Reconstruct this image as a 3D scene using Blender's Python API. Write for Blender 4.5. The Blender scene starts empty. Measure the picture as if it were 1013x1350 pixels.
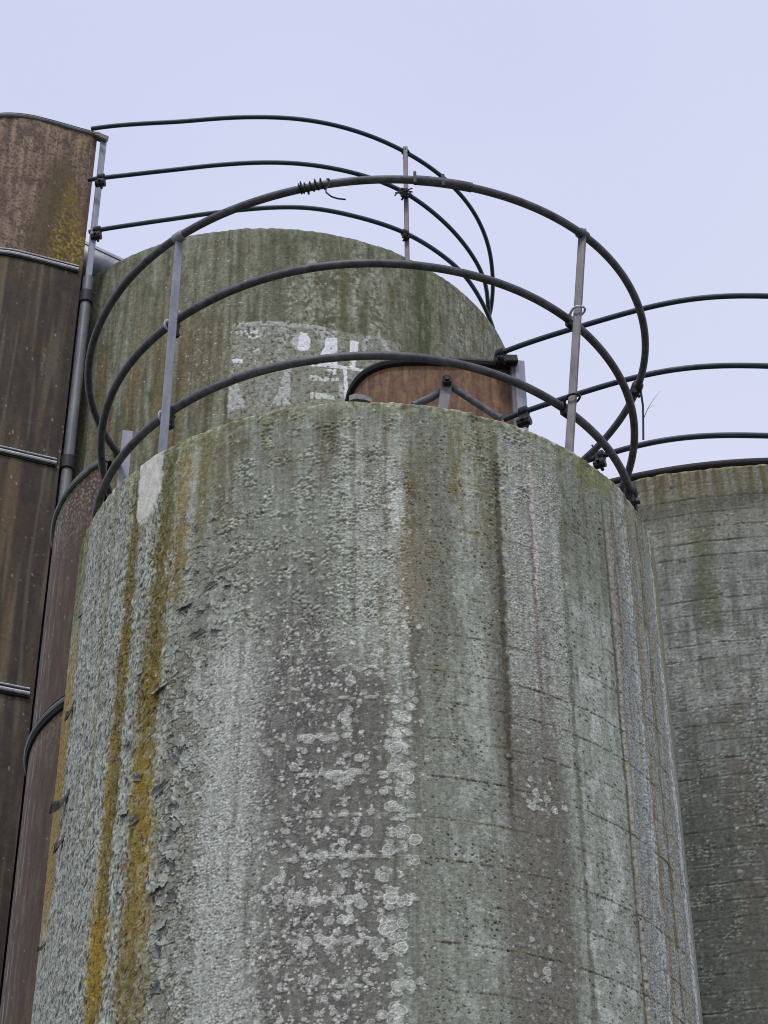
import bpy, math, random
import numpy as np
from mathutils import Vector, Matrix
from concurrent.futures import ThreadPoolExecutor

POOL = ThreadPoolExecutor(8)

random.seed(7)
S = 1.5            # metres per unit of the survey (the front silo's radius)
EYE = 1.6          # camera height
GROUND = -EYE / S  # ground level in survey units (camera = 0)
F32 = np.float32

scene = bpy.context.scene
COL = scene.collection

# ---------------------------------------------------------------- camera
FPX, PITCH, ROLL, PCX, PCY = 2793.03, 0.65754, -0.0059589, 506.5, 675.0
cp, sp = math.cos(PITCH), math.sin(PITCH)
cr, sr = math.cos(ROLL), math.sin(ROLL)
RIGHT, UP, FWD = Vector((1, 0, 0)), Vector((0, -sp, cp)), Vector((0, cp, sp))
CX = RIGHT * cr + UP * sr
CY = -RIGHT * sr + UP * cr
cam_d = bpy.data.cameras.new('camera')
cam = bpy.data.objects.new('camera', cam_d)
COL.objects.link(cam)
m = Matrix.Identity(4)
for i in range(3):
    m[i][0], m[i][1], m[i][2] = CX[i], CY[i], -FWD[i]
m[2][3] = EYE
cam.matrix_world = m
cam_d.sensor_fit = 'VERTICAL'
cam_d.sensor_height = 24.0
cam_d.lens = 24.0 * FPX / 1350.0
cam_d.clip_start = 0.1
cam_d.clip_end = 2000
scene.camera = cam


def ray(x, y):
    a, b = (x - PCX) / FPX, -(y - PCY) / FPX
    a, b = cr * a - sr * b, sr * a + cr * b
    return Vector((a, cp - sp * b, sp + cp * b))


def at(x, y, h):
    """survey point at height h on the sight line through photo position x, y"""
    d = ray(x, y)
    return d * (h / d.z)


def project(p):
    """survey points (n,3) -> photo positions"""
    p = np.asarray(p, dtype=float)
    z = p[..., 1] * cp + p[..., 2] * sp
    y = (-p[..., 1] * sp + p[..., 2] * cp) / z
    x = p[..., 0] / z
    x, y = cr * x + sr * y, -sr * x + cr * y
    return PCX + x * FPX, PCY - y * FPX


# ---------------------------------------------------------------- noise
def _lat(seed):
    r = np.random.RandomState(seed)
    a = r.rand(256, 256) * 2 * np.pi
    return np.cos(a).astype(F32), np.sin(a).astype(F32)


_L = {}


def _chunked(fn):
    def g(x, y, seed=0):
        x, y = np.broadcast_arrays(x, y)
        if x.ndim < 2 or x.size < 60000:
            return fn(x, y, seed)
        if fn is _pn and seed not in _L:
            _L[seed] = _lat(seed)
        k = np.array_split(np.arange(x.shape[0]), 8)
        r = list(POOL.map(lambda q: fn(x[q[0]:q[-1] + 1], y[q[0]:q[-1] + 1], seed), k))
        if isinstance(r[0], tuple):
            return tuple(np.concatenate(z, 0) for z in zip(*r))
        return np.concatenate(r, 0)
    return g


def _pn(x, y, seed=0):
    if seed not in _L:
        _L[seed] = _lat(seed)
    gx, gy = _L[seed]
    x0 = np.floor(x); y0 = np.floor(y)
    fx = (x - x0).astype(F32); fy = (y - y0).astype(F32)
    xi = x0.astype(np.int32) & 255; yi = y0.astype(np.int32) & 255
    xj = (xi + 1) & 255; yj = (yi + 1) & 255
    u = fx * fx * fx * (fx * (fx * 6 - 15) + 10)
    v = fy * fy * fy * (fy * (fy * 6 - 15) + 10)
    a = gx[yi, xi] * fx + gy[yi, xi] * fy
    b = gx[yi, xj] * (fx - 1) + gy[yi, xj] * fy
    c = gx[yj, xi] * fx + gy[yj, xi] * (fy - 1)
    d = gx[yj, xj] * (fx - 1) + gy[yj, xj] * (fy - 1)
    a = a + u * (b - a); c = c + u * (d - c)
    return (a + v * (c - a)) * 1.5


pn = _chunked(_pn)


def fbm(x, y, o=3, seed=0, gain=0.5):
    r = 0; a = 1.0; t = 0
    for i in range(o):
        r = r + a * pn(x, y, seed + i)
        t += a; a *= gain; x = x * 2.03 + 17.3; y = y * 2.03 + 5.1
    return r / t


def _worley(x, y, seed=0):
    r = np.random.RandomState(seed)
    px = r.rand(128, 128).astype(F32); py = r.rand(128, 128).astype(F32); pid = r.rand(128, 128).astype(F32)
    x0 = np.floor(x); y0 = np.floor(y)
    fx = (x - x0).astype(F32); fy = (y - y0).astype(F32)
    xi = x0.astype(np.int32); yi = y0.astype(np.int32)
    f1 = np.full(x.shape, 9, F32); f2 = np.full(x.shape, 9, F32); idd = np.zeros(x.shape, F32)
    for j in (-1, 0, 1):
        for i in (-1, 0, 1):
            a = (xi + i) & 127; b = (yi + j) & 127
            d = (px[b, a] + i - fx) ** 2 + (py[b, a] + j - fy) ** 2
            n = d < f1
            f2 = np.where(n, f1, np.minimum(f2, d))
            idd = np.where(n, pid[b, a], idd)
            f1 = np.where(n, d, f1)
    return np.sqrt(f1), np.sqrt(f2), idd


worley = _chunked(_worley)


def sm(a, b, x):
    t = np.clip((x - a) / (b - a), 0, 1)
    return t * t * (3 - 2 * t)


def mixc(C, col, m):
    col = np.array(col, F32)
    C += (col - C) * np.clip(m, 0, 1)[..., None]


LIGHT = np.array([0.56, 0.58, 0.66])   # what daylight leaves of a white wall: converts seen to real colour


def real_colour(c):
    c = np.clip(np.asarray(c, dtype=np.float64) / 255.0, 0, 1)
    lin = np.where(c <= 0.04045, c / 12.92, ((c + 0.055) / 1.055) ** 2.4)
    return np.clip(lin / LIGHT, 0.004, 0.9)


# ---------------------------------------------------------------- materials
def new_mat(name):
    mt = bpy.data.materials.new(name)
    mt.use_nodes = True
    nt = mt.node_tree
    return mt, nt, nt.nodes['Principled BSDF']


def weathered(name, rough=0.9, fine=900.0, bump=0.25, var=0.35, metallic=0.0):
    """colours laid down as a point attribute, broken up by procedural grain"""
    mt, nt, b = new_mat(name)
    N = nt.nodes.new; L = nt.links.new
    at_ = N('ShaderNodeAttribute'); at_.attribute_name = 'paint'
    tc = N('ShaderNodeTexCoord')
    no = N('ShaderNodeTexNoise'); no.inputs['Scale'].default_value = fine / 9.0
    no.inputs['Detail'].default_value = 6; no.inputs['Roughness'].default_value = 0.7
    L(tc.outputs['Object'], no.inputs['Vector'])
    mr = N('ShaderNodeMapRange')
    mr.inputs['From Min'].default_value = 0.25; mr.inputs['From Max'].default_value = 0.75
    mr.inputs['To Min'].default_value = 1 - var; mr.inputs['To Max'].default_value = 1 + var
    L(no.outputs['Fac'], mr.inputs['Value'])
    mx = N('ShaderNodeMix'); mx.data_type = 'RGBA'; mx.blend_type = 'MULTIPLY'; mx.inputs['Factor'].default_value = 1
    L(at_.outputs['Color'], mx.inputs['A']); L(mr.outputs['Result'], mx.inputs['B'])
    L(mx.outputs['Result'], b.inputs['Base Color'])
    bp = N('ShaderNodeBump'); bp.inputs['Strength'].default_value = bump; bp.inputs['Distance'].default_value = 0.006
    L(no.outputs['Fac'], bp.inputs['Height']); L(bp.outputs['Normal'], b.inputs['Normal'])
    b.inputs['Roughness'].default_value = rough
    b.inputs['Metallic'].default_value = metallic
    b.inputs['Specular IOR Level'].default_value = 0.3
    return mt


def plain(name, c1, c2, scale=20.0, rough=0.6, metallic=0.0, spots=None, bump=0.1, stretch=(1, 1, 1)):
    """two real colours mottled by noise, optional spots of a third"""
    mt, nt, b = new_mat(name)
    N = nt.nodes.new; L = nt.links.new
    tc = N('ShaderNodeTexCoord'); mp = N('ShaderNodeMapping'); mp.inputs['Scale'].default_value = stretch
    L(tc.outputs['Object'], mp.inputs['Vector'])
    no = N('ShaderNodeTexNoise'); no.inputs['Scale'].default_value = scale
    no.inputs['Detail'].default_value = 7; no.inputs['Roughness'].default_value = 0.65
    L(mp.outputs['Vector'], no.inputs['Vector'])
    cr_ = N('ShaderNodeValToRGB')
    cr_.color_ramp.elements[0].position = 0.32; cr_.color_ramp.elements[0].color = (*c1, 1)
    cr_.color_ramp.elements[1].position = 0.68; cr_.color_ramp.elements[1].color = (*c2, 1)
    L(no.outputs['Fac'], cr_.inputs['Fac'])
    out = cr_.outputs['Color']
    if spots:
        n2 = N('ShaderNodeTexNoise'); n2.inputs['Scale'].default_value = scale * 2.7
        n2.inputs['Detail'].default_value = 5; n2.inputs['Roughness'].default_value = 0.75
        L(tc.outputs['Object'], n2.inputs['Vector'])
        mr = N('ShaderNodeMapRange'); mr.inputs['From Min'].default_value = 0.58; mr.inputs['From Max'].default_value = 0.68
        L(n2.outputs['Fac'], mr.inputs['Value'])
        mx = N('ShaderNodeMix'); mx.data_type = 'RGBA'
        L(mr.outputs['Result'], mx.inputs['Factor']); L(out, mx.inputs['A']); mx.inputs['B'].default_value = (*spots, 1)
        out = mx.outputs['Result']
    L(out, b.inputs['Base Color'])
    bp = N('ShaderNodeBump'); bp.inputs['Strength'].default_value = bump; bp.inputs['Distance'].default_value = 0.004
    L(no.outputs['Fac'], bp.inputs['Height']); L(bp.outputs['Normal'], b.inputs['Normal'])
    b.inputs['Roughness'].default_value = rough
    b.inputs['Metallic'].default_value = metallic
    return mt


M_MAIN = weathered('lichened_render', 0.92, 800, 0.35, 0.36)
M_GREEN = weathered('algae_concrete', 0.9, 380, 0.25, 0.28)
M_RIGHTW = weathered('board_marked_concrete', 0.9, 520, 0.25, 0.28)
M_RUST = weathered('rusty_sheet', 0.75, 500, 0.15, 0.22, 0.0)
M_PIPE = plain('dark_steel_pipe', (0.05, 0.05, 0.062), (0.15, 0.15, 0.172), 20, 0.55, 0.1, (0.095, 0.052, 0.034), 0.5)
M_PIPEFAR = plain('blue_steel_pipe', (0.022, 0.036, 0.055), (0.05, 0.072, 0.10), 16, 0.5, 0.15, (0.05, 0.032, 0.022), 0.2)
M_CLAMP = plain('black_clamp_iron', (0.008, 0.008, 0.01), (0.03, 0.027, 0.028), 40, 0.6, 0.2, (0.07, 0.035, 0.02), 0.3)
M_GALV = plain('galvanised_flat', (0.22, 0.23, 0.27), (0.36, 0.37, 0.42), 22, 0.5, 0.15, (0.17, 0.145, 0.135), 0.15, (1, 1, 0.3))
M_GALVD = plain('weathered_galvanised', (0.12, 0.115, 0.12), (0.22, 0.21, 0.22), 24, 0.6, 0.15, (0.12, 0.07, 0.045), 0.2, (1, 1, 0.3))
M_ZINC = plain('zinc_band', (0.40, 0.40, 0.42), (0.75, 0.75, 0.78), 30, 0.45, 0.3, (0.05, 0.035, 0.03), 0.2)
M_BLACK = plain('black_gasket_and_gap_shade', (0.006, 0.006, 0.007), (0.02, 0.018, 0.018), 30, 0.7, 0, None, 0.2)
M_UBOLT = plain('bright_bolt_zinc', (0.45, 0.46, 0.5), (0.7, 0.71, 0.76), 40, 0.35, 0.5, None, 0.05)
M_WIRE = plain('rusty_wire', (0.015, 0.015, 0.018), (0.045, 0.04, 0.04), 60, 0.6, 0.2, None, 0.1)
M_DUCT = plain('grey_duct_sheet', (0.30, 0.32, 0.36), (0.44, 0.46, 0.52), 7, 0.5, 0.2, None, 0.05, (1, 1, 1))
M_POLE = plain('grey_pole_steel', (0.10, 0.105, 0.11), (0.21, 0.215, 0.215), 14, 0.5, 0.2, (0.08, 0.06, 0.05), 0.15, (1, 1, 0.2))
M_FLAKE = plain('curled_paint_flake', (0.22, 0.225, 0.21), (0.36, 0.36, 0.34), 45, 0.95, 0, (0.08, 0.075, 0.06), 0.6)
M_FLAKED = plain('dark_paint_flake', (0.055, 0.058, 0.058), (0.11, 0.115, 0.115), 45, 0.85, 0, (0.2, 0.2, 0.19), 0.4)
M_ROOF = plain('dark_roof_felt', (0.02, 0.02, 0.022), (0.055, 0.05, 0.05), 12, 0.85, 0, None, 0.2)
M_TWIG = plain('dry_twig_bark', (0.05, 0.035, 0.025), (0.13, 0.09, 0.06), 60, 0.9, 0, None, 0.2)
M_GROUND = plain('rough_grass_ground', (0.05, 0.065, 0.025), (0.12, 0.12, 0.06), 1.6, 0.95, 0, (0.16, 0.14, 0.11), 0.5)


# ---------------------------------------------------------------- objects
def tag(o, label=None, cat=None, group=None, kind=None):
    if label: o['label'] = label
    if cat: o['category'] = cat
    if group: o['group'] = group
    if kind: o['kind'] = kind
    return o


def thing(name, base, label, cat, group=None):
    o = bpy.data.objects.new(name, None)
    o.empty_display_size = 0.2
    COL.objects.link(o)
    o.location = (base[0] * S, base[1] * S, base[2] * S + EYE)
    o['base'] = 0
    del o['base']
    BASE[o] = Vector(base)
    return tag(o, label, cat, group)


BASE = {}


def root_base(o):
    while o.parent:
        o = o.parent
    return BASE[o]


def link_mesh(name, me, mat, parent, base=None):
    o = bpy.data.objects.new(name, me)
    COL.objects.link(o)
    me.materials.append(mat)
    if parent:
        o.parent = parent
    else:
        o.location = (base[0] * S, base[1] * S, base[2] * S + EYE)
        BASE[o] = Vector(base)
    return o


class MB:
    """collects survey-unit geometry, linked as ONE mesh"""
    def __init__(self):
        self.v = []; self.f = []

    def tube(self, pts, r, n=10, closed=False, caps=True, rs=None):
        pts = [Vector(p) for p in pts]
        k = len(pts); st = len(self.v)
        ref = Vector((0, 0, 1))
        t0 = (pts[1] - pts[0]).normalized()
        if abs(t0.dot(ref)) > 0.95: ref = Vector((1, 0, 0))
        a = t0.cross(ref).normalized()
        for i, p in enumerate(pts):
            if closed: t = pts[(i + 1) % k] - pts[i - 1]
            else: t = pts[min(i + 1, k - 1)] - pts[max(i - 1, 0)]
            t.normalize()
            a = (a - t * a.dot(t)).normalized()
            b = t.cross(a)
            rr = rs[i] if rs else r
            for j in range(n):
                w = 2 * math.pi * j / n
                self.v.append(p + a * (rr * math.cos(w)) + b * (rr * math.sin(w)))
        for i in range(k if closed else k - 1):
            for j in range(n):
                p0 = st + i * n; p1 = st + ((i + 1) % k) * n
                self.f.append((p0 + j, p0 + (j + 1) % n, p1 + (j + 1) % n, p1 + j))
        if caps and not closed:
            self.f.append(tuple(st + j for j in reversed(range(n))))
            self.f.append(tuple(st + (k - 1) * n + j for j in range(n)))
        return self

    def bar(self, p0, p1, wdir, w, d, bev=0.15):
        """flat bar from p0 to p1, width w along wdir, depth d, edges chamfered"""
        p0, p1 = Vector(p0), Vector(p1)
        t = (p1 - p0).normalized()
        a = Vector(wdir); a = (a - t * a.dot(t)).normalized(); b = t.cross(a)
        c = min(w, d) * bev
        prof = [(-w / 2 + c, -d / 2), (w / 2 - c, -d / 2), (w / 2, -d / 2 + c), (w / 2, d / 2 - c),
                (w / 2 - c, d / 2), (-w / 2 + c, d / 2), (-w / 2, d / 2 - c), (-w / 2, -d / 2 + c)]
        st = len(self.v)
        for p in (p0, p1):
            for x, y in prof: self.v.append(p + a * x + b * y)
        for j in range(8):
            self.f.append((st + j, st + (j + 1) % 8, st + 8 + (j + 1) % 8, st + 8 + j))
        self.f.append(tuple(st + j for j in reversed(range(8))))
        self.f.append(tuple(st + 8 + j for j in range(8)))
        return self

    def build(self, name, mat, parent=None, base=None, smooth=True):
        bs = root_base(parent) if parent else Vector(base)
        me = bpy.data.meshes.new(name)
        me.from_pydata([((v - bs) * S)[:] for v in self.v], [], self.f)
        if smooth:
            me.shade_smooth()
            me.set_sharp_from_angle(angle=math.radians(40))
        me.update()
        return link_mesh(name, me, mat, parent, base)


def grid_mesh(name, P, colour, mat, parent, wrap):
    """P (rows, cols, 3) in survey units, colour (rows, cols, 3) seen sRGB"""
    bs = np.array(root_base(parent))
    nr, nc = P.shape[:2]
    me = bpy.data.meshes.new(name)
    co = ((P - bs) * S).astype(F32).reshape(-1)
    me.vertices.add(nr * nc)
    me.vertices.foreach_set('co', co)
    idx = np.arange(nr * nc, dtype=np.int32).reshape(nr, nc)
    if wrap:
        nx = np.roll(idx, -1, axis=1)
        q = np.stack([idx[1:], nx[1:], nx[:-1], idx[:-1]], -1)
    else:
        q = np.stack([idx[1:, :-1], idx[1:, 1:], idx[:-1, 1:], idx[:-1, :-1]], -1)
    q = q.reshape(-1, 4); n = len(q)
    me.loops.add(n * 4)
    me.loops.foreach_set('vertex_index', q.reshape(-1).astype(np.int32))
    me.polygons.add(n)
    me.polygons.foreach_set('loop_start', np.arange(0, n * 4, 4, dtype=np.int32))
    me.polygons.foreach_set('use_smooth', np.ones(n, dtype=bool))
    me.update(calc_edges=True)
    ca = me.color_attributes.new('paint', 'FLOAT_COLOR', 'POINT')
    rgba = np.ones((nr * nc, 4), F32)
    rgba[:, :3] = real_colour(colour.reshape(-1, 3))
    ca.data.foreach_set('color', rgba.reshape(-1))
    return link_mesh(name, me, mat, parent)


class Tank:
    def __init__(self, x, y, r, h, px):
        self.x, self.y, self.r, self.h, self.px = x, y, r, h, px

    def st(self, x, y):
        """photo position -> surface position (arc, drop) in photo-sized units"""
        d = ray(x, y)
        A = d.x * d.x + d.y * d.y
        B = d.x * self.x + d.y * self.y
        Cc = self.x ** 2 + self.y ** 2 - self.r ** 2
        q = max(B * B - A * Cc, 0.0)
        t = (B - math.sqrt(q)) / A
        p = d * t
        th = math.atan2(p.x - self.x, -(p.y - self.y))
        return th * self.r / self.px, (self.h - p.z) / self.px

    def point(self, s, t, out=0.0):
        th = s * self.px / self.r
        r = self.r + out
        return Vector((self.x + r * math.sin(th), self.y - r * math.cos(th), self.h - t * self.px))

    def grid(self, th0, th1, nth, v1, nv):
        dense = np.radians(np.linspace(th0, th1, nth))
        rest = np.radians(np.linspace(th1, th0 + 360, 60)[1:-1])
        th = np.concatenate([dense, rest])
        H = self.h - GROUND
        v = np.concatenate([np.linspace(0, v1, nv), np.linspace(v1, H, 25)[1:]])
        self.th, self.v = th, v
        s = np.where(th > math.pi * 1.2, th - 2 * math.pi, th) * self.r / self.px
        Sg, Tg = np.meshgrid(s, v / self.px)
        return Sg.astype(F32), Tg.astype(F32)

    def build(self, name, Hpx, colour, mat, parent, wallt=0.1, lip=0.012, hseed=3):
        th, v = self.th, self.v
        r = self.r + Hpx * self.px
        ro = np.clip(lip - v, 0, lip)[:, None]           # rounded arris
        r = r - (lip - np.sqrt(np.clip(lip ** 2 - ro ** 2, 0, None)))
        wob = (0.006 * pn(th * 9, th * 0, hseed) + 0.004 * pn(th * 40, th * 0 + 3, hseed + 1)) * self.r
        z = self.h - v[:, None] + wob[None, :] * np.exp(-v / 0.05)[:, None]
        P = np.stack([self.x + r * np.sin(th), self.y - r * np.cos(th), np.broadcast_to(z, r.shape)], -1)
        rows = [P]; cols = [colour]
        top = []
        for rr, dz in ((self.r - wallt, -0.4), (self.r - wallt, -0.01), (self.r - wallt * 0.8, 0.006), (self.r - wallt * 0.45, 0.008)):
            top.append(np.stack([self.x + rr * np.sin(th), self.y - rr * np.cos(th), self.h + dz + wob], -1))
        P = np.concatenate([np.array(top), P], 0)
        colour = np.concatenate([np.repeat(colour[:1], 4, 0), colour], 0)
        return grid_mesh(name, P, colour, mat, parent, True)


def stamp(s_ax, t_ax, s0, t0, r):
    i0, i1 = np.searchsorted(s_ax, [s0 - r, s0 + r]); j0, j1 = np.searchsorted(t_ax, [t0 - r, t0 + r])
    return slice(j0, j1), slice(i0, i1)


def runs(C, s, t, nd, n, cols, seed, w=(1.2, 7), length=(60, 700), top=.5, tmax=900, k=(.15, .5), H=None, dh=0.0, srange=None):
    """rain runs: thin stains that start at the rim or at some defect, wander, taper and fade"""
    rg = np.random.RandomState(seed)
    sax = s[0, :nd]; tax = t[:, 0]
    lo, hi = srange or (sax[0], sax[-1])
    g1 = np.random.RandomState(seed + 1).rand(4096) * 2 - 1

    def n1(x):
        x = np.asarray(x); i = np.floor(x).astype(int); f = x - i; f = f * f * (3 - 2 * f)
        return g1[i % 4096] * (1 - f) + g1[(i + 1) % 4096] * f
    for q in range(n):
        c0 = rg.uniform(lo, hi); ww = w[0] + (w[1] - w[0]) * rg.rand() ** 2
        a = -30 if rg.rand() < top else rg.uniform(0, tmax)
        ln = length[0] + (length[1] - length[0]) * rg.rand() ** 1.6
        col = np.array(cols[rg.randint(len(cols))], F32); kk = rg.uniform(*k)
        J0, J1 = np.searchsorted(tax, [a, a + ln]); I0, I1 = np.searchsorted(sax, [c0 - ww - 9, c0 + ww + 9])
        if J1 - J0 < 3 or I1 - I0 < 2: continue
        tt = tax[J0:J1]; u = (tt - a) / ln
        cen = c0 + 3.0 * n1(tt / 60 + q * 17) + 1.2 * n1(tt / 14 + q * 31)
        wid = ww * (0.6 + .6 * np.abs(n1(tt / 30 + q * 7)) + .35 * n1(tt / 8 + q * 5)) * (1 - .45 * u)
        env = np.clip(u * ln / 18, 0, 1) * (1 - u) ** .7 * np.clip(.65 + .7 * n1(tt / 22 + q * 11), 0, 1)
        d = np.abs(sax[I0:I1][None, :] - cen[:, None]) / np.maximum(wid, .6)[:, None]
        mk = sm(1.3, .3, d) * env[:, None] * kk
        sub = C[J0:J1, I0:I1]; sub += (col - sub) * mk[..., None].astype(F32)
        if H is not None: H[J0:J1, I0:I1] += dh * mk


# ================================================================ surveyed places
main = Tank(-0.0589, 6.0129, 1.0, 4.3101, 1 / 380.0)
green = Tank(-0.7703, 11.3847, 1.7, 9.8122, 0.0049)
right = Tank(1.63725, 8.62922, 1.85, 5.47394, 0.00345)

G_SILO = 'concrete silos'
T_main = thing('concrete_silo', (main.x, main.y, GROUND), 'front pale grey concrete silo with peeling, lichen covered coating and ochre streaks', 'silo', G_SILO)
T_green = thing('concrete_silo', (green.x, green.y, GROUND), 'tall green stained concrete silo behind, with remains of white lettering', 'silo', G_SILO)
T_right = thing('concrete_silo', (right.x, right.y, GROUND), 'dark grey board marked concrete silo at right with a black roof edge', 'silo', G_SILO)


# ---------------------------------------------------------------- front silo surface
def paint_main():
    T = main
    s, t = T.grid(-100, 100, 1500, 2.2, 1100)
    n0 = pn(s / 26, t / 60, 1); n1 = pn(s / 7, t / 9, 2); n2 = pn(s / 110, t / 380, 3)
    s2 = s + 3.5 * n0 + 2.2 * n1 + 4 * n2 + 5 * pn(s / 150, t / 75, 33)
    t2 = t + 5 * pn(s / 13, t / 14, 4) + 6 * pn(s / 40, t / 50, 5)
    fine = pn(s / 1.7, t / 1.7, 6)
    med = fbm(s / 5, t / 5, 3, 7)
    low = fbm(s / 60, t / 190, 3, 11)
    vert = fbm(s / 7, t / 160, 3, 15)
    blot = fbm(s / 24, t / 30, 4, 19)

    def sx(x, y): return T.st(x, y)[0]
    def ty(x, y): return T.st(x, y)[1]

    def box(x0, x1, y0, y1, ss=6.0, tt=25.0):
        ym = 0.5 * (y0 + y1); xm = 0.5 * (x0 + x1)
        a, b = sx(x0, ym), sx(x1, ym); c, d = ty(xm, y0), ty(xm, y1)
        return sm(a - ss, a + ss, s2) * sm(b + ss, b - ss, s2) * sm(c - tt, c + tt, t2) * sm(d + tt, d - tt, t2)

    def streak(x, y, w, y0=500, y1=1500, soft=0.5, fade=60.0, wob=0.0, seed=31):
        c = sx(x, y); a = ty(x, y0) if y0 > 530 else -50; b = ty(x, y1) if y1 < 1350 else 1200
        ww = w * 0.5 * np.maximum(1 + 0.75 * pn(s * 0 + seed, t / 34, seed) + 0.35 * pn(s * 0 + seed, t / 9, seed + 1) + .35 * pn(s / 5, t / 6, seed + 3), .12)
        d = np.abs(s + 1.6 * n1 + wob * (pn(s * 0 + 3 + seed, t / 70, seed + 2) + .5 * pn(s * 0 + 9 + seed, t / 22, seed + 4)) - c)
        return sm(ww * (1 + soft), ww * (1 - soft), d) * sm(a - fade, a + fade, t2) * sm(b + fade, b - fade, t2)

    C = np.empty(s.shape + (3,), F32)
    C[:] = (112, 118, 115)
    mixc(C, (93, 97, 91), sm(-0.25, 0.5, low) * 0.75)
    mixc(C, (134, 139, 136), sm(0.0, 0.5, vert) * 0.6)
    mixc(C, (78, 80, 74), sm(0.05, 0.5, -vert) * 0.45)
    mixc(C, (104, 108, 96), sm(0.05, 0.5, blot) * 0.35)
    thin = pn(s / 3.2, t / 240, 29) + .6 * pn(s / 1.9, t / 90, 30)
    C *= (1 + .10 * thin)[..., None]
    H = 0.35 * low + 0.25 * med

    # -- broad zones
    xl = sx(335, 1000)
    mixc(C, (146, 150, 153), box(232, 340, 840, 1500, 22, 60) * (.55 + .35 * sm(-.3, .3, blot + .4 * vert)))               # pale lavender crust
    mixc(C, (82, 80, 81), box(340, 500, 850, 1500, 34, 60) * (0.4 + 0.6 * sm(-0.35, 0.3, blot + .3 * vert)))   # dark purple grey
    mixc(C, (110, 114, 109), box(230, 430, 560, 850, 20, 30) * 0.5)
    mixc(C, (140, 146, 143), box(440, 540, 560, 860, 14, 40) * (.5 + .4 * sm(-.3, .3, vert + .4 * blot)))
    mixc(C, (106, 110, 105), box(545, 660, 560, 1500, 14, 40) * 0.6)
    mixc(C, (128, 138, 134), box(590, 655, 640, 800, 10, 25) * sm(-0.2, 0.4, blot) * 0.7)
    mixc(C, (132, 140, 137), box(590, 660, 860, 1500, 12, 30) * sm(-0.15, 0.35, fbm(s / 18, t / 34, 2, 23)) * 0.75)
    mixc(C, (146, 150, 149), box(668, 748, 560, 980, 6, 90) * (.4 + .4 * sm(-.35, .25, blot + .5 * vert)))
    mixc(C, (92, 89, 86), box(672, 754, 950, 1500, 8, 70) * (.5 + .4 * sm(-.4, .2, vert + .3 * blot)))
    mixc(C, (132, 139, 134), box(758, 832, 760, 1500, 8, 60) * (0.45 + 0.4 * sm(-0.3, 0.3, low)))
    mixc(C, (150, 158, 159), box(770, 830, 800, 1500, 10, 50) * sm(0.05, 0.4, fbm(s / 22, t / 45, 2, 27)) * 0.8)
    mixc(C, (100, 106, 96), box(752, 830, 560, 800, 8, 40) * 0.6)
    mixc(C, (136, 141, 146), box(838, 905, 800, 1500, 8, 60) * (.35 + .4 * sm(-.3, .3, vert)))
    mixc(C, (122, 128, 124), box(800, 870, 640, 820, 8, 40) * 0.5)
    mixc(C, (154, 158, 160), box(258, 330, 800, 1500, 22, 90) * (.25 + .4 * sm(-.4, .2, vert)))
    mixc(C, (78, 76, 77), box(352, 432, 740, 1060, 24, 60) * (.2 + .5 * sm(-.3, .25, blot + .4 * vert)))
    mixc(C, (80, 79, 78), box(480, 512, 850, 1500, 8, 60) * .4)
    mixc(C, (150, 155, 152), box(450, 528, 600, 850, 16, 60) * (.25 + .4 * sm(-.4, .2, vert)))
    mixc(C, (140, 148, 145), box(606, 648, 600, 1000, 14, 80) * (.25 + .45 * sm(-.3, .3, vert + .5 * blot)))
    mixc(C, (86, 86, 76), box(556, 598, 560, 900, 14, 60) * .35)
    mixc(C, (78, 76, 70), box(642, 662, 580, 1000, 7, 60) * .4)
    mixc(C, (90, 86, 50), box(206, 262, 560, 760, 14, 50) * (.2 + .55 * sm(-.35, .25, vert + .5 * blot)))
    mixc(C, (98, 96, 62), box(262, 312, 560, 640, 14, 30) * (.1 + .5 * sm(-.2, .3, vert + .5 * blot)))
    # bark-like pale zone at the far left
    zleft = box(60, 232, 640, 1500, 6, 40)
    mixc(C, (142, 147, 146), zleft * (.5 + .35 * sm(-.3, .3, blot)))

    # -- peeling, bark-like relief on the left
    brk = 1 - np.abs(fbm(s / 4.4 + 0.5 * n1, t / 13 + 0.4 * n0, 3, 41)) * 2.4
    plates = fbm(s / 9, t / 15, 3, 45)
    zone_b = np.maximum(box(40, 205, 650, 1500, 8, 40), 0)
    H += zone_b * (0.4 * brk + 0.6 * sm(-0.04, 0.04, plates))
    pe = np.abs(plates + .01)
    mixc(C, (60, 61, 56), zone_b * sm(.03, .008, pe) * sm(-.1, .3, blot + .4 * n0) * .6)
    mixc(C, (112, 114, 108), zone_b * sm(.02, -.08, plates) * .35)
    mixc(C, (64, 66, 62), zone_b * sm(0.5, 0.1, brk) * 0.85)
    mixc(C, (168, 176, 174), zone_b * sm(0.55, 0.95, brk) * sm(-.1, .2, plates) * 0.5)

    # plates of coating whose edges curl up
    pl = fbm(s / 22 + 0.3 * n1, t / 34 + 0.25 * n1, 3, 49)
    zc = np.maximum.reduce([box(200, 262, 830, 1500, 12, 40) * 1.35, box(232, 335, 650, 850, 14, 30) * 0.8, box(160, 190, 800, 1500, 6, 40) * 0.7])
    d = pl - 0.02
    lift = np.where(d > 0, np.exp(-d / 0.05), 0)
    H += zc * np.where(d > 0, 0.6 + 1.3 * lift, 0) * (.4 + .6 * sm(-.2, .3, blot))
    mixc(C, (62, 62, 57), zc * sm(.03, .006, np.abs(d)) * .7 * sm(-.15, .25, blot + .5 * n0))
    mixc(C, (104, 105, 97), zc * sm(0.0, -0.03, d) * 0.6)
    mixc(C, (160, 167, 166), zc * sm(0.02, 0.05, d) * sm(0.2, 0.05, d) * 0.4)
    # craze lines
    f1, f2, wid = worley(s / 15 + 0.5 * n1, t / 11 + 0.5 * n0, 5)
    craze = sm(0.07, 0.02, f2 - f1)
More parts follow.
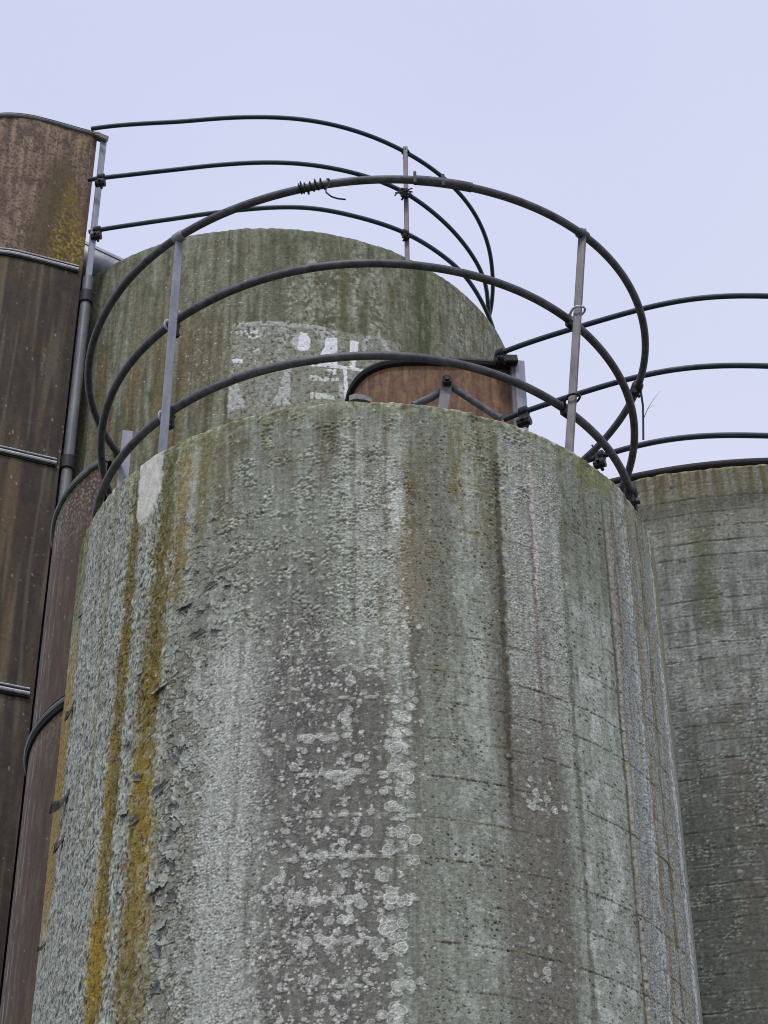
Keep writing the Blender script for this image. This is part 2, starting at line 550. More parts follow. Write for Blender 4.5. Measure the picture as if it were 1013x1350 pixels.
    zz = np.maximum(box(225, 340, 660, 850, 14, 25) * sm(-.3, .1, blot), box(195, 240, 850, 1500, 8, 40))
    H -= zz * craze * 0.9
    H += zz * (wid - 0.5) * 0.6
    mixc(C, (62, 64, 60), zz * craze * 0.75)

    # -- lumpy lichen clumps on the upper middle
    f1, f2, wid = worley(s / 5.5, t / 5.5, 9)
    lump = sm(0.6, 0.15, f1)
    zl = np.maximum.reduce([box(285, 530, 545, 850, 20, 20) * sm(0.0, 0.22, fbm(s / 26, t / 24, 3, 53)),
                            box(425, 470, 560, 830, 6, 20) * sm(-0.2, 0.1, blot), box(620, 700, 555, 680, 8, 20) * sm(-0.1, 0.2, blot)])
    H += zl * lump * 1.4
    mixc(C, (152, 160, 150), zl * lump * 0.6)
    mixc(C, (66, 68, 60), zl * sm(0.55, 0.75, f1) * 0.7)

    # -- grainy crust
    g1, g2, gid = worley(s / 3.1, t / 3.1, 13)
    zg = np.maximum.reduce([box(232, 340, 850, 1500, 12, 60), box(440, 545, 590, 870, 8, 40), box(668, 750, 580, 985, 3, 60) * 0.9,
                            box(838, 900, 780, 1500, 5, 60) * .7, box(90, 150, 640, 1500, 8, 40) * 0.25, box(330, 440, 780, 960, 25, 40) * 0.8,
                            box(320, 440, 1000, 1500, 25, 60) * sm(-0.2, 0.2, blot)])
    gr = sm(0.62, 0.2, g1)
    zg = zg * (.45 + .55 * sm(-.35, .2, blot + .4 * n0))
    H += zg * (gr * 0.6 + 0.25 * fine)
    mixc(C, (80, 81, 80), zg * (1 - gr) * 0.42 * sm(-0.5, 0.3, med + 0.3))
    mixc(C, (176, 182, 184), zg * gr * sm(0.35, 0.8, gid) * 0.45)

    # -- ochre and olive runs
    OC, OL, YE = (92, 80, 38), (74, 71, 37), (118, 96, 30)
    ed = box(10, 92, 560, 1500, 3, 60)
    edge = sm(sx(90, 985) + 3, sx(90, 985) - 4, s2)
    mixc(C, (82, 82, 44), edge * sm(ty(110, 880), ty(110, 700), t2) * 0.9)
    mixc(C, (122, 102, 56), edge * sm(ty(95, 820), ty(85, 960), t2) * sm(ty(60, 1270), ty(60, 1180), t2) * 0.95)
    moss = sm(-0.35, 0.25, fbm(s / 5, t / 16, 3, 61))
    for (x, y, w, y0, y1, c, k, sd) in (
            (176, 720, 15, 560, 1500, OL, .85, 31), (156, 950, 19, 700, 1500, OC, .9, 34), (140, 1080, 14, 960, 1500, YE, .7, 37),
            (215, 720, 20, 560, 900, OL, .9, 41), (240, 680, 20, 560, 790, (108, 92, 44), .75, 44), (205, 850, 26, 700, 960, OC, .85, 47),
            (190, 960, 26, 850, 1500, OC, .95, 51), (187, 1120, 28, 1000, 1250, YE, .75, 54), (125, 1260, 22, 1180, 1360, YE, .8, 57),
            (166, 868, 16, 840, 900, YE, .7, 72), (200, 905, 22, 880, 935, YE, .6, 73), (183, 1030, 24, 990, 1060, YE, .7, 74), (128, 1270, 30, 1225, 1310, (132, 106, 28), .8, 75),
            (270, 620, 16, 555, 690, (92, 86, 46), .7, 61), (228, 610, 14, 570, 700, OL, .6, 64), (140, 800, 10, 620, 1100, (96, 98, 66), .6, 66),
            (182, 1290, 28, 1200, 1500, (96, 84, 50), .7, 68)):
        mk = streak(x, y, w, y0, y1, 0.35, 40, 4, sd)
        mk = mk * (0.6 + 0.4 * sm(0.16, -0.04, plates + .3 * pl))
        mixc(C, c, mk * k * (0.62 + 0.38 * moss))
        H *= (1 - .6 * np.clip(mk, 0, 1)); H -= mk * 0.4
        H += mk * moss * 0.35 * fine
    # dark clumps of moss beads along the runs
    bead = sm(0.35, 0.55, pn(s / 3.3, t / 4.2, 71)) * (streak(178, 700, 18, 560, 1200, .5, 40, 4, 31) + streak(205, 760, 26, 600, 960, .5, 40, 4, 41))
    mixc(C, (54, 50, 28), bead * 0.7)
    H += np.clip(bead, 0, 1) * 0.8
    # browns in the middle
    mixc(C, (96, 82, 56), streak(545, 690, 34, 610, 790, .9, 50, 6, 75) * 0.6 * sm(-.4, .3, med + vert))
    mixc(C, (70, 58, 36), streak(542, 655, 16, 620, 690, .6, 20, 5, 77) * 0.8 * sm(-.3, .3, med + blot))
    mixc(C, (108, 98, 84), streak(540, 780, 30, 720, 850, .7, 40, 5, 78) * 0.45)
    mixc(C, (158, 168, 168), streak(526, 675, 14, 640, 700, .4, 12, 4, 79) * 0.8)
    mixc(C, (96, 88, 46), streak(603, 600, 16, 555, 680, .6, 40, 4, 81) * 0.7 * moss)
    mixc(C, (92, 88, 52), streak(640, 620, 34, 555, 740, .6, 50, 4, 83) * 0.5 * moss)
    mixc(C, (80, 72, 54), streak(300, 600, 24, 560, 680, .6, 40, 4, 85) * 0.5)
    mixc(C, (78, 68, 56), streak(428, 575, 16, 545, 640, .6, 30, 4, 87) * 0.75 * sm(-.3, .2, med))
    for x in (320, 352, 374, 440, 487, 515):
        mixc(C, (64, 60, 50), streak(x, 600, 14, 545, 590 + (x * 7) % 60, .7, 30, 4, x) * 0.6 * sm(-.2, .3, med + blot))
    # thin dark lines and ridges on the right
    dk = streak(663, 800, 6.5, 600, 1060, .5, 60, 1.5, 91)
    mixc(C, (58, 53, 44), dk * 0.85); H -= dk * 1.2
    mixc(C, (84, 82, 74), streak(655, 720, 12, 570, 1000, .8, 60, 2, 93) * 0.5)
    mixc(C, (98, 86, 88), streak(708, 820, 6, 640, 1000, .6, 50, 4, 95) * 0.6)
    mixc(C, (170, 164, 166), streak(703, 680, 5, 590, 800, .7, 40, 4, 97) * 0.7)
    mixc(C, (80, 78, 72), streak(722, 900, 14, 780, 1000, .7, 50, 3, 98) * 0.5 * sm(-.2, .3, blot))
    mixc(C, (82, 82, 74), streak(752, 880, 7, 700, 1500, .6, 60, 2, 99) * 0.7)
    mixc(C, (84, 88, 62), streak(740, 640, 14, 580, 780, .6, 40, 3, 101) * 0.75 * sm(-.2, .2, med + blot))
    rd = streak(828, 1010, 5.5, 720, 1500, .4, 40, 1.2, 103)
    H += rd * 1.6; mixc(C, (130, 122, 115), rd * 0.7)
    mixc(C, (74, 66, 58), streak(823, 1010, 4, 680, 1500, .5, 40, 1.2, 103) * 0.75)
    st = streak(812, 760, 5, 650, 860, .4, 30, 1.2, 107); mixc(C, (96, 78, 62), st * 0.7); H += st * 0.8
    for x, w, c, k in ((846, 8, (112, 112, 112), .6), (858, 8, (156, 162, 166), .6), (866, 9, (112, 98, 74), .7), (877, 7, (94, 82, 50), .8),
                       (884, 7, (130, 122, 100), .6), (893, 12, (176, 176, 178), .85)):
        r_ = streak(x, 1080, w * 1.7, 700, 1500, .5, 60, 3.0, 200 + x) * sm(-.4, .15, pn(s / 6, t / 38, 200 + x) + .5 * med); mixc(C, c, r_ * k); H += 0.7 * r_ * (1 if c[0] > 120 else -1)
    eR = sm(sx(863, 780) - 10, sx(863, 780) + 2, s2)
    mixc(C, (112, 108, 66), eR * sm(ty(855, 1000), ty(850, 760), t2) * sm(-0.4, 0.2, vert) * 0.8)
    mixc(C, (98, 102, 58), box(760, 800, 590, 640, 8, 18) * 0.75)

    # -- form joints
    jy = [650, 700, 742, 787, 835, 886, 930, 978, 1026, 1078, 1133, 1192, 1247, 1307]
    for k, y in enumerate(jy):
        tj = ty(600, y) + 3 * math.sin(k * 5.1)
        dj = np.abs(t + 1.2 * pn(s / 30, s * 0 + k, 111) + 0.7 * pn(s / 6, s * 0 + k, 113) - tj)
        gate = .25 + .75 * sm(-0.25, 0.3, pn(s / 22, t * 0 + k * 3.7, 115) + .5 * pn(s / 5, t * 0 + k, 116))
        R_ = sm(sx(535, 1000), sx(575, 1000), s)
        ln = sm(1.5, 0.5, dj) * (.25 + .75 * sm(-.25, .2, pn(s / 2.4, t * 0 + k * 2.1, 114)))
        amt = (0.6 if y < 800 else 1.25) * (0.6 + 0.4 * math.sin(k * 7.7) ** 2)
        mixc(C, (64, 61, 52), ln * R_ * gate * amt * 0.7)
        mixc(C, (74, 69, 48), sm(3.0, 0.8, dj) * R_ * sm(0.1, 0.5, pn(s / 18, t / 5 + k, 117) + .5 * pn(s / 3, t / 3, 118)) * 0.6 * amt)
        H -= ln * (0.35 + 0.65 * R_) * 0.6 * amt * (.3 + .7 * gate)
        lf = (1 - R_) * sm(sx(330, 1000), sx(380, 1000), s)
        cr_ = sm(3.2, 1.2, dj) * lf * sm(-0.15, 0.3, pn(s / 14, t * 0 + k, 119)) * (y > 880)
        mixc(C, (162, 167, 166), cr_ * 0.75); H += cr_ * 1.2
        mixc(C, (80, 80, 76), ln * (1 - R_) * gate * 0.5)

    runs(C, s, t, 1500, 150, [(72, 70, 62), (64, 60, 52), (84, 80, 64), (80, 82, 78)], 901, (1.2, 7), (60, 800), .45, 800, (.2, .6))
    runs(C, s, t, 1500, 110, [(150, 155, 154), (138, 145, 142), (162, 166, 165)], 905, (1.2, 8), (80, 700), .35, 800, (.2, .55))
    runs(C, s, t, 1500, 60, [(70, 64, 46), (86, 80, 50), (58, 54, 44), (92, 100, 70)], 909, (2, 9), (40, 220), 1.0, 10, (.35, .75))
    # -- rim: bleached, mossy, lumpy
    rim = sm(26, 3, t + 7 * pn(s / 12, t * 0, 121))
    mixc(C, (128, 134, 108), rim * sm(-0.4, 0.2, pn(s / 16, t / 12, 123)) * 0.65)
    mixc(C, (166, 168, 150), sm(9, 1, t + 3 * pn(s / 8, t * 0, 125)) * sm(-0.1, 0.25, pn(s / 9, t / 9, 127)) * 0.75)
    mixc(C, (74, 70, 52), rim * sm(0.1, 0.4, pn(s / 11, t / 16, 129)) * 0.65)
    H += sm(60, 0, t) * (1.1 * fbm(s / 11, t / 11, 3, 131) + 0.9 * zl * lump)
    top = sm(120, 10, t)
    mixc(C, (108, 115, 94), top * sm(-0.1, 0.35, fbm(s / 16, t / 50, 3, 135)) * 0.4)

    # smooth light cement run under the left post
    a0, b0 = sx(184, 640), sx(213, 640)
    tb = ty(196, 684)
    cem = sm(a0 - 2, a0 + 2, s + 1.5 * n1) * sm(b0 + 2, b0 - 2, s + 2.5 * n1) * sm(tb + 8, tb - 6, t + 9 * pn(s / 5, t / 8, 137) + 22 * ((s - (a0 + b0) / 2 + 5) / ((b0 - a0) / 2)) ** 2)
    H = H * (1 - cem) + cem * (1.3 + 0.5 * pn(s / 8, t / 14, 139))
    mixc(C, (160, 161, 160), cem * 0.97)
    mixc(C, (174, 176, 178), cem * sm(-.2, .4, pn(s / 7, t / 22, 141)) * 0.7)

    # -- stamped rosettes and pits (front columns only)
    nd = 1500
    sax = s[0, :nd]; tax = t[:, 0]
    rg = np.random.RandomState(5)
    pts = []

    cl_ = .8 * blot + .9 * pn(s / 9, t / 14, 151) + .5 * vert

    def gate_ok(sc, tc):
        j = min(np.searchsorted(tax, tc), len(tax) - 1); i = min(np.searchsorted(sax, sc), nd - 1)
        return rg.rand() < float(sm(-.35, .3, cl_[j, i]))

    def scatter(n, x0, x1, y0, y1, r0, r1, k=1.0, gauss=False):
        for _ in range(n):
            y = rg.uniform(y0, y1)
            x = rg.normal((x0 + x1) / 2, (x1 - x0) / 4) if gauss else rg.uniform(x0, x1)
            sc = T.st(x, (y0 + y1) / 2)[0]
            tc = T.st((x0 + x1) / 2, y)[1]
            if gate_ok(sc, tc): pts.append((sc, tc, r0 + (r1 - r0) * rg.rand() ** 3.0, k))
    scatter(620, 498, 552, 940, 1420, 1.0, 7.6, 1.0, True)
    scatter(260, 498, 558, 800, 1000, 1.0, 4.5, .9, True)
    scatter(150, 420, 485, 860, 1250, 1.6, 6.5, .95, True)
    scatter(500, 590, 900, 620, 1420, .7, 1.6, .7)
    scatter(900, 80, 320, 640, 1420, .7, 2.0, .6)
    scatter(600, 230, 520, 540, 860, .7, 2.0, .7)
    scatter(3600, 265, 520, 830, 1420, 0.7, 3.0, .9, True)
    scatter(900, 320, 500, 1150, 1420, 0.8, 3.4, .95)
    scatter(200, 310, 480, 960, 1420, 1.8, 6.0, .95, True)
    scatter(260, 440, 505, 860, 1420, 1.2, 4.0, .8)
    scatter(1300, 230, 340, 880, 1420, 0.9, 2.6, .6)
    scatter(1000, 545, 670, 560, 1420, 0.8, 1.7, .6)
    scatter(500, 672, 755, 950, 1420, 0.8, 3.2, .6)
    scatter(1500, 300, 545, 640, 900, .7, 2.2, .75)
    scatter(220, 498, 540, 640, 900, .8, 3.2, .8, True)
    scatter(14, 690, 725, 1150, 1300, 3, 6, 1.0)
    scatter(60, 690, 745, 1030, 1070, 2, 5, 1.0)
    scatter(50, 520, 545, 925, 950, 2, 5, .8)
    for y in (978, 1026, 1133, 1192, 1247):
        tj = ty(600, y)
        for _ in range(26):
            pts.append((sx(rg.uniform(395, 475), y), tj + rg.normal(0, 2.0), rg.uniform(1.6, 4.5), .9))
    for (sc, tc, r, k) in pts:
        J, I = stamp(sax, tax, sc, tc, r * 1.25)
        if J.stop - J.start < 2 or I.stop - I.start < 2: continue
        ds = sax[I][None, :] - sc; dt = tax[J][:, None] - tc
        an = np.arctan2(dt, ds)
        ph = rg.rand() * 6.28
        dd = np.sqrt(ds * ds + dt * dt) / (r * (1 + 0.07 * np.sin(2 * an + 2 * ph) + 0.06 * np.sin(3 * an + ph) + 0.05 * np.sin(7 * an + 2 * ph)))
        inside = sm(1.04, 0.86, dd)
        ringw = np.exp(-((dd - 0.86) / 0.10) ** 2) + 0.8 * np.exp(-(dd / 0.25) ** 2) + 0.3 * np.exp(-((dd - 0.45) / 0.1) ** 2)
        lo_, hi_ = rg.uniform(116, 140), rg.uniform(156, 196)
        if r < 2.2: ringw = np.ones_like(dd); hi_ -= 12
        val = lo_ + (hi_ - lo_) * np.clip(ringw, 0, 1)
        tone = np.stack([val * 0.97, val * 1.0, val * 1.0], -1)
        sub = C[J, I]
        aa = (inside * k * rg.uniform(.7, 1.0) * sm(-8, 14, val - sub[..., 1]))[..., None]
        sub += (tone - sub) * aa
        H[J, I] = np.maximum(H[J, I], inside * (0.35 + 0.7 * np.clip(ringw, 0, 1)) * min(1.0, r / 3.0) * k) * inside + H[J, I] * (1 - inside)

    def pits(n, x0, x1, y0, y1, r0, r1, el=2.0, ang=-0.6, col=(44, 44, 38), k=.8, clump=True):
        m = 0; tries = 0
        cl = [(rg.uniform(x0, x1), rg.uniform(y0, y1)) for _ in range(max(4, n // 22))]
        for _ in range(n):
            if clump and rg.rand() < .55:
                c = cl[rg.randint(len(cl))]
                x = rg.normal(c[0], 9); y = rg.normal(c[1], 12)
            else:
                x = rg.uniform(x0, x1); y = rg.uniform(y0, y1)
            sc = T.st(x, (y0 + y1) / 2)[0]; tc = T.st((x0 + x1) / 2, y)[1]
            r = (r0 + (r1 - r0) * rg.rand() ** 2) * .85
            J, I = stamp(sax, tax, sc, tc, r * 1.6)
            if J.stop - J.start < 2 or I.stop - I.start < 2: continue
            ds = sax[I][None, :] - sc; dt = tax[J][:, None] - tc
            a = ang + rg.normal(0, .35)
            u = ds * math.cos(a) - dt * math.sin(a); v = ds * math.sin(a) + dt * math.cos(a)
            dd = np.sqrt((u / r) ** 2 + (v * el / r) ** 2)
            ins = sm(1.15, 0.5, dd) * k * rg.uniform(.45, 1)
            sub = C[J, I]; sub += (np.array(col, F32) - sub) * ins[..., None]
            H[J, I] -= ins * 1.1
    pits(900, 560, 664, 640, 1400, 1.1, 2.6, 1.7)
    pits(650, 756, 828, 680, 1400, 1.3, 3.6, 2.2)
    pits(200, 668, 756, 980, 1400, 1.0, 2.0, 1.5)
    pits(420, 545, 670, 560, 860, 1.0, 2.4, 1.6, -0.5, (70, 56, 30))
    pits(900, 92, 152, 660, 1400, 2, 7.5, 3.4, 1.3, (52, 54, 50), .8, False)  # dark gashes: shade under lifted flakes, put into the colour
    pits(480, 150, 215, 730, 1400, 2, 7, 3.0, 1.25, (48, 46, 34), .8, False)  # more painted flake shade, along the ochre runs
    pits(300, 240, 340, 860, 1400, 1.2, 2.6, 1.4, .3, (66, 66, 66), .7, False)
    pits(60, 290, 440, 620, 830, 1.5, 3.6, 2.4, -0.4, (50, 52, 48), .8)

    gm = C.mean(-1, keepdims=True); C += (gm - C) * .10
    # general tooth, strongest below the bleached rim
    H += (0.25 * fine + .15 * med) * (1 - .8 * cem)
    C *= (1 + (0.13 * fine + 0.20 * med + .08 * n1) * (1 - .85 * cem))[..., None]
    return H, C


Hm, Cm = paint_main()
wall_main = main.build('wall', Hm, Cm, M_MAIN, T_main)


# ---------------------------------------------------------------- tall green silo surface
def inpoly(s, t, poly):
    r = np.zeros(s.shape, bool)
    n = len(poly)
    for i in range(n):
        x0, y0 = poly[i]; x1, y1 = poly[(i + 1) % n]
        if y0 == y1: continue
        c = ((y0 > t) != (y1 > t)) & (s < (x1 - x0) * (t - y0) / (y1 - y0) + x0)
        r ^= c
    return r


def paint_green():
    T = green
    s, t = T.grid(-80, 100, 1000, 2.3, 640)
    n1 = pn(s / 6, t / 8, 301)
    blot = fbm(s / 22, t / 36, 4, 303); vert = fbm(s / 8, t / 130, 3, 307); vert2 = fbm(s / 22, t / 300, 2, 311)
    fine = pn(s / 1.8, t / 2.2, 315); med = fbm(s / 5, t / 7, 3, 317)
    def sx(x, y): return T.st(x, y)[0]
    def ty(x, y): return T.st(x, y)[1]
    def streak(x, y, w, y0, y1, seed, fade=20):
        ww = w / 2 * (1 + .4 * pn(s * 0 + seed, t / 20, seed))
        return sm(ww * 1.6, ww * .5, np.abs(s + 2 * n1 - sx(x, y))) * sm(ty(x, y0) - fade, ty(x, y0) + fade, t) * sm(ty(x, y1) + fade, ty(x, y1) - fade, t)
    C = np.empty(s.shape + (3,), F32); C[:] = (100, 101, 89)
    mixc(C, (78, 80, 60), sm(-.1, .45, vert) * .75)
    mixc(C, (122, 127, 114), sm(.0, .5, -vert) * .5)
    mixc(C, (112, 119, 108), sm(.0, .4, blot) * sm(sx(330, 420), sx(420, 420), s) * .7)
    mixc(C, (66, 68, 52), sm(.05, .4, -blot) * .5)
    mixc(C, (90, 78, 50), sm(sx(330, 480), sx(220, 480), s) * sm(ty(200, 380), ty(200, 480), t) * sm(-.3, .3, vert2) * .75)
    mixc(C, (60, 56, 46), sm(0, .5, vert) * sm(ty(200, 430), ty(200, 540), t) * .55)
    mixc(C, (128, 136, 122), sm(sx(590, 430), sx(640, 430), s) * sm(-.3, .3, vert) * .65)
    mixc(C, (104, 111, 98), sm(24, 2, t + 6 * n1) * .6)
    mixc(C, (60, 68, 42), streak(556, 420, 20, 350, 475, 321) * .85)
    mixc(C, (104, 112, 84), streak(573, 420, 12, 340, 490, 323) * .6)
    mixc(C, (58, 60, 44), streak(365, 330, 20, 305, 420, 325) * .55 * sm(-.3, .2, med + blot))
    mixc(C, (64, 66, 46), streak(435, 350, 22, 305, 400, 327) * .5 * sm(-.3, .2, med + blot))
    mixc(C, (86, 84, 52), streak(452, 380, 16, 330, 440, 329) * .5)
    for xx, yy, ww in ((412, 380, 26), (440, 395, 14), (470, 370, 12), (495, 400, 16), (610, 420, 20), (385, 400, 10)):
        mixc(C, (142, 148, 140), streak(xx, yy, ww, yy - 45, yy + 50, 331 + xx) * .6 * sm(-.15, .25, med + .6 * blot))
    mixc(C, (70, 72, 56), sm(.0, .3, fbm(s / 10, t / 16, 3, 347)) * sm(sx(340, 400), sx(380, 400), s) * .45)
    H = .3 * med + .3 * blot
    runs(C, s, t, 1000, 120, [(56, 58, 42), (66, 62, 46), (48, 52, 38), (84, 72, 46)], 921, (1.5, 8), (40, 420), .5, 300, (.35, .85))
    runs(C, s, t, 1000, 90, [(138, 144, 134), (126, 130, 118), (150, 154, 148)], 925, (1.2, 6), (40, 260), .3, 260, (.2, .55))
    # what is left of the painted panel and its letters
    Z = .2567
    def poly(pp): return [T.st(290 + x * Z, 410 + y * Z) for x, y in pp]
    sj = s + .9 * n1 + .5 * fine; tj = t + .9 * pn(s / 5, t / 5, 335) + .5 * pn(s / 2, t / 2, 337)
    worn = fbm(s / 5, t / 6, 3, 339)
    def lay(pp, col, k, wear):
        mk = inpoly(sj, tj, poly(pp)) * sm(wear - .12, wear + .12, worn + .35 * med)
        mixc(C, col, mk * k)
        H[:] = H + mk * .25
    GP, WP = (146, 152, 154), (208, 214, 228)
    lay([(60, 70), (300, 60), (500, 75), (640, 110), (780, 130), (930, 170), (930, 200), (860, 330), (640, 560), (40, 560)], (122, 126, 120), .75, -.25)
    lay([(75, 62), (290, 52), (400, 66), (540, 82), (545, 100), (400, 90), (290, 76), (75, 84)], GP, .7, -.25)
    lay([(480, 85), (545, 95), (545, 160), (520, 190), (500, 130)], GP, .7, -.1)
    lay([(90, 370), (132, 498), (42, 522), (45, 395)], GP, .85, -.4)
    lay([(365, 290), (362, 486), (258, 492), (275, 455), (300, 420), (330, 310)], GP, .9, -.4)
    lay([(200, 440), (228, 360), (270, 330), (300, 340), (250, 480), (215, 495)], (124, 130, 132), .7, -.05)
    lay([(60, 180), (200, 170), (215, 250), (80, 270)], (122, 126, 122), .8, .02)
    lay([(240, 160), (300, 110), (305, 260), (250, 250)], (120, 126, 120), .7, .05)
    lay([(78, 90), (240, 84), (250, 130), (160, 150), (90, 130)], (150, 157, 158), .7, .0)
    lay([(300, 84), (360, 86), (350, 150), (330, 200), (305, 210)], (140, 147, 146), .75, -.05)
    lay([(540, 300), (610, 300), (605, 330), (540, 328)], WP, .8, .05)
    lay([(90, 100), (200, 105), (200, 140), (150, 140)], WP, .8, .12)
    lay([(62, 246), (118, 250), (118, 270), (70, 268)], WP, .95, -.35)
    lay([(120, 185), (205, 195), (205, 220), (150, 215)], (165, 172, 176), .8, .05)
    lay([(364, 165), (380, 125), (415, 112), (415, 205), (385, 200)], GP, .9, -.5)
    lay([(415, 110), (445, 116), (464, 145), (464, 185), (445, 205), (412, 208), (398, 190), (405, 140)], WP, .97, -.42)
    lay([(602, 138), (602, 286), (515, 272), (512, 228), (535, 195), (545, 140)], WP, .97, -.42)
    lay([(530, 95), (600, 100), (600, 138), (540, 140)], GP, .8, -.05)
    lay([(670, 152), (712, 158), (708, 225), (690, 305), (664, 300)], WP, .97, -.38)
    lay([(470, 262), (530, 262), (640, 285), (640, 300), (470, 285)], WP, .95, -.3)
    lay([(632, 288), (652, 290), (660, 455), (640, 452)], WP, .95, -.35)
    lay([(640, 282), (700, 292), (755, 305), (785, 290), (790, 320), (750, 322), (690, 306), (640, 300)], WP, .95, -.3)
    lay([(462, 332), (560, 345), (610, 345), (610, 362), (540, 364), (462, 358)], (165, 173, 178), .95, -.22)
    lay([(462, 418), (540, 425), (590, 440), (590, 458), (462, 452)], (168, 175, 178), .95, -.25)
    lay([(610, 370), (632, 372), (642, 452), (612, 450)], GP, .9, -.3)
    lay([(735, 130), (790, 125), (745, 210), (725, 215)], GP, .75, -.1)
    lay([(820, 135), (850, 150), (880, 212), (855, 212)], GP, .8, -.25)
    lay([(640, 120), (668, 122), (668, 300), (645, 285)], (96, 108, 86), .6, -.2)
    # specks
    rg = np.random.RandomState(9)
    sax = s[0, :1000]; tax = t[:, 0]
    for _ in range(650):
        x, y = rg.uniform(130, 690), rg.uniform(300, 590)
        if rg.rand() < .45: x = rg.normal(300, 40); y = rg.normal(455, 60)
        sc, tc = T.st(x, y); r = rg.uniform(.5, 1.35)
        J, I = stamp(sax, tax, sc, tc, r * 1.3)
        if J.stop - J.start < 1 or I.stop - I.start < 1: continue
        dd = np.sqrt((sax[I][None, :] - sc) ** 2 + (tax[J][:, None] - tc) ** 2) / r
        c = (176, 184, 190) if rg.rand() < .62 else (42, 42, 34)
        sub = C[J, I]; sub += (np.array(c, F32) - sub) * (sm(1.15, .5, dd) * .75)[..., None]
    # hairline joint just under the rim on the right
    dj = np.abs(t - 20 + 1.5 * n1)
    mixc(C, (44, 46, 34), sm(1.6, .4, dj) * sm(sx(600, 400), sx(620, 400), s) * sm(-.1, .2, pn(s / 9, t * 0, 343)) * .8)
    gy_ = C.mean(-1, keepdims=True); C += (gy_ - C) * .16
    C *= (1 + .10 * fine + .20 * med)[..., None]
    H += .25 * fine + .2 * med
    return H, C


Hg, Cg = paint_green()
green.build('wall', Hg, Cg, M_GREEN, T_green, wallt=0.12, lip=0.03, hseed=13)


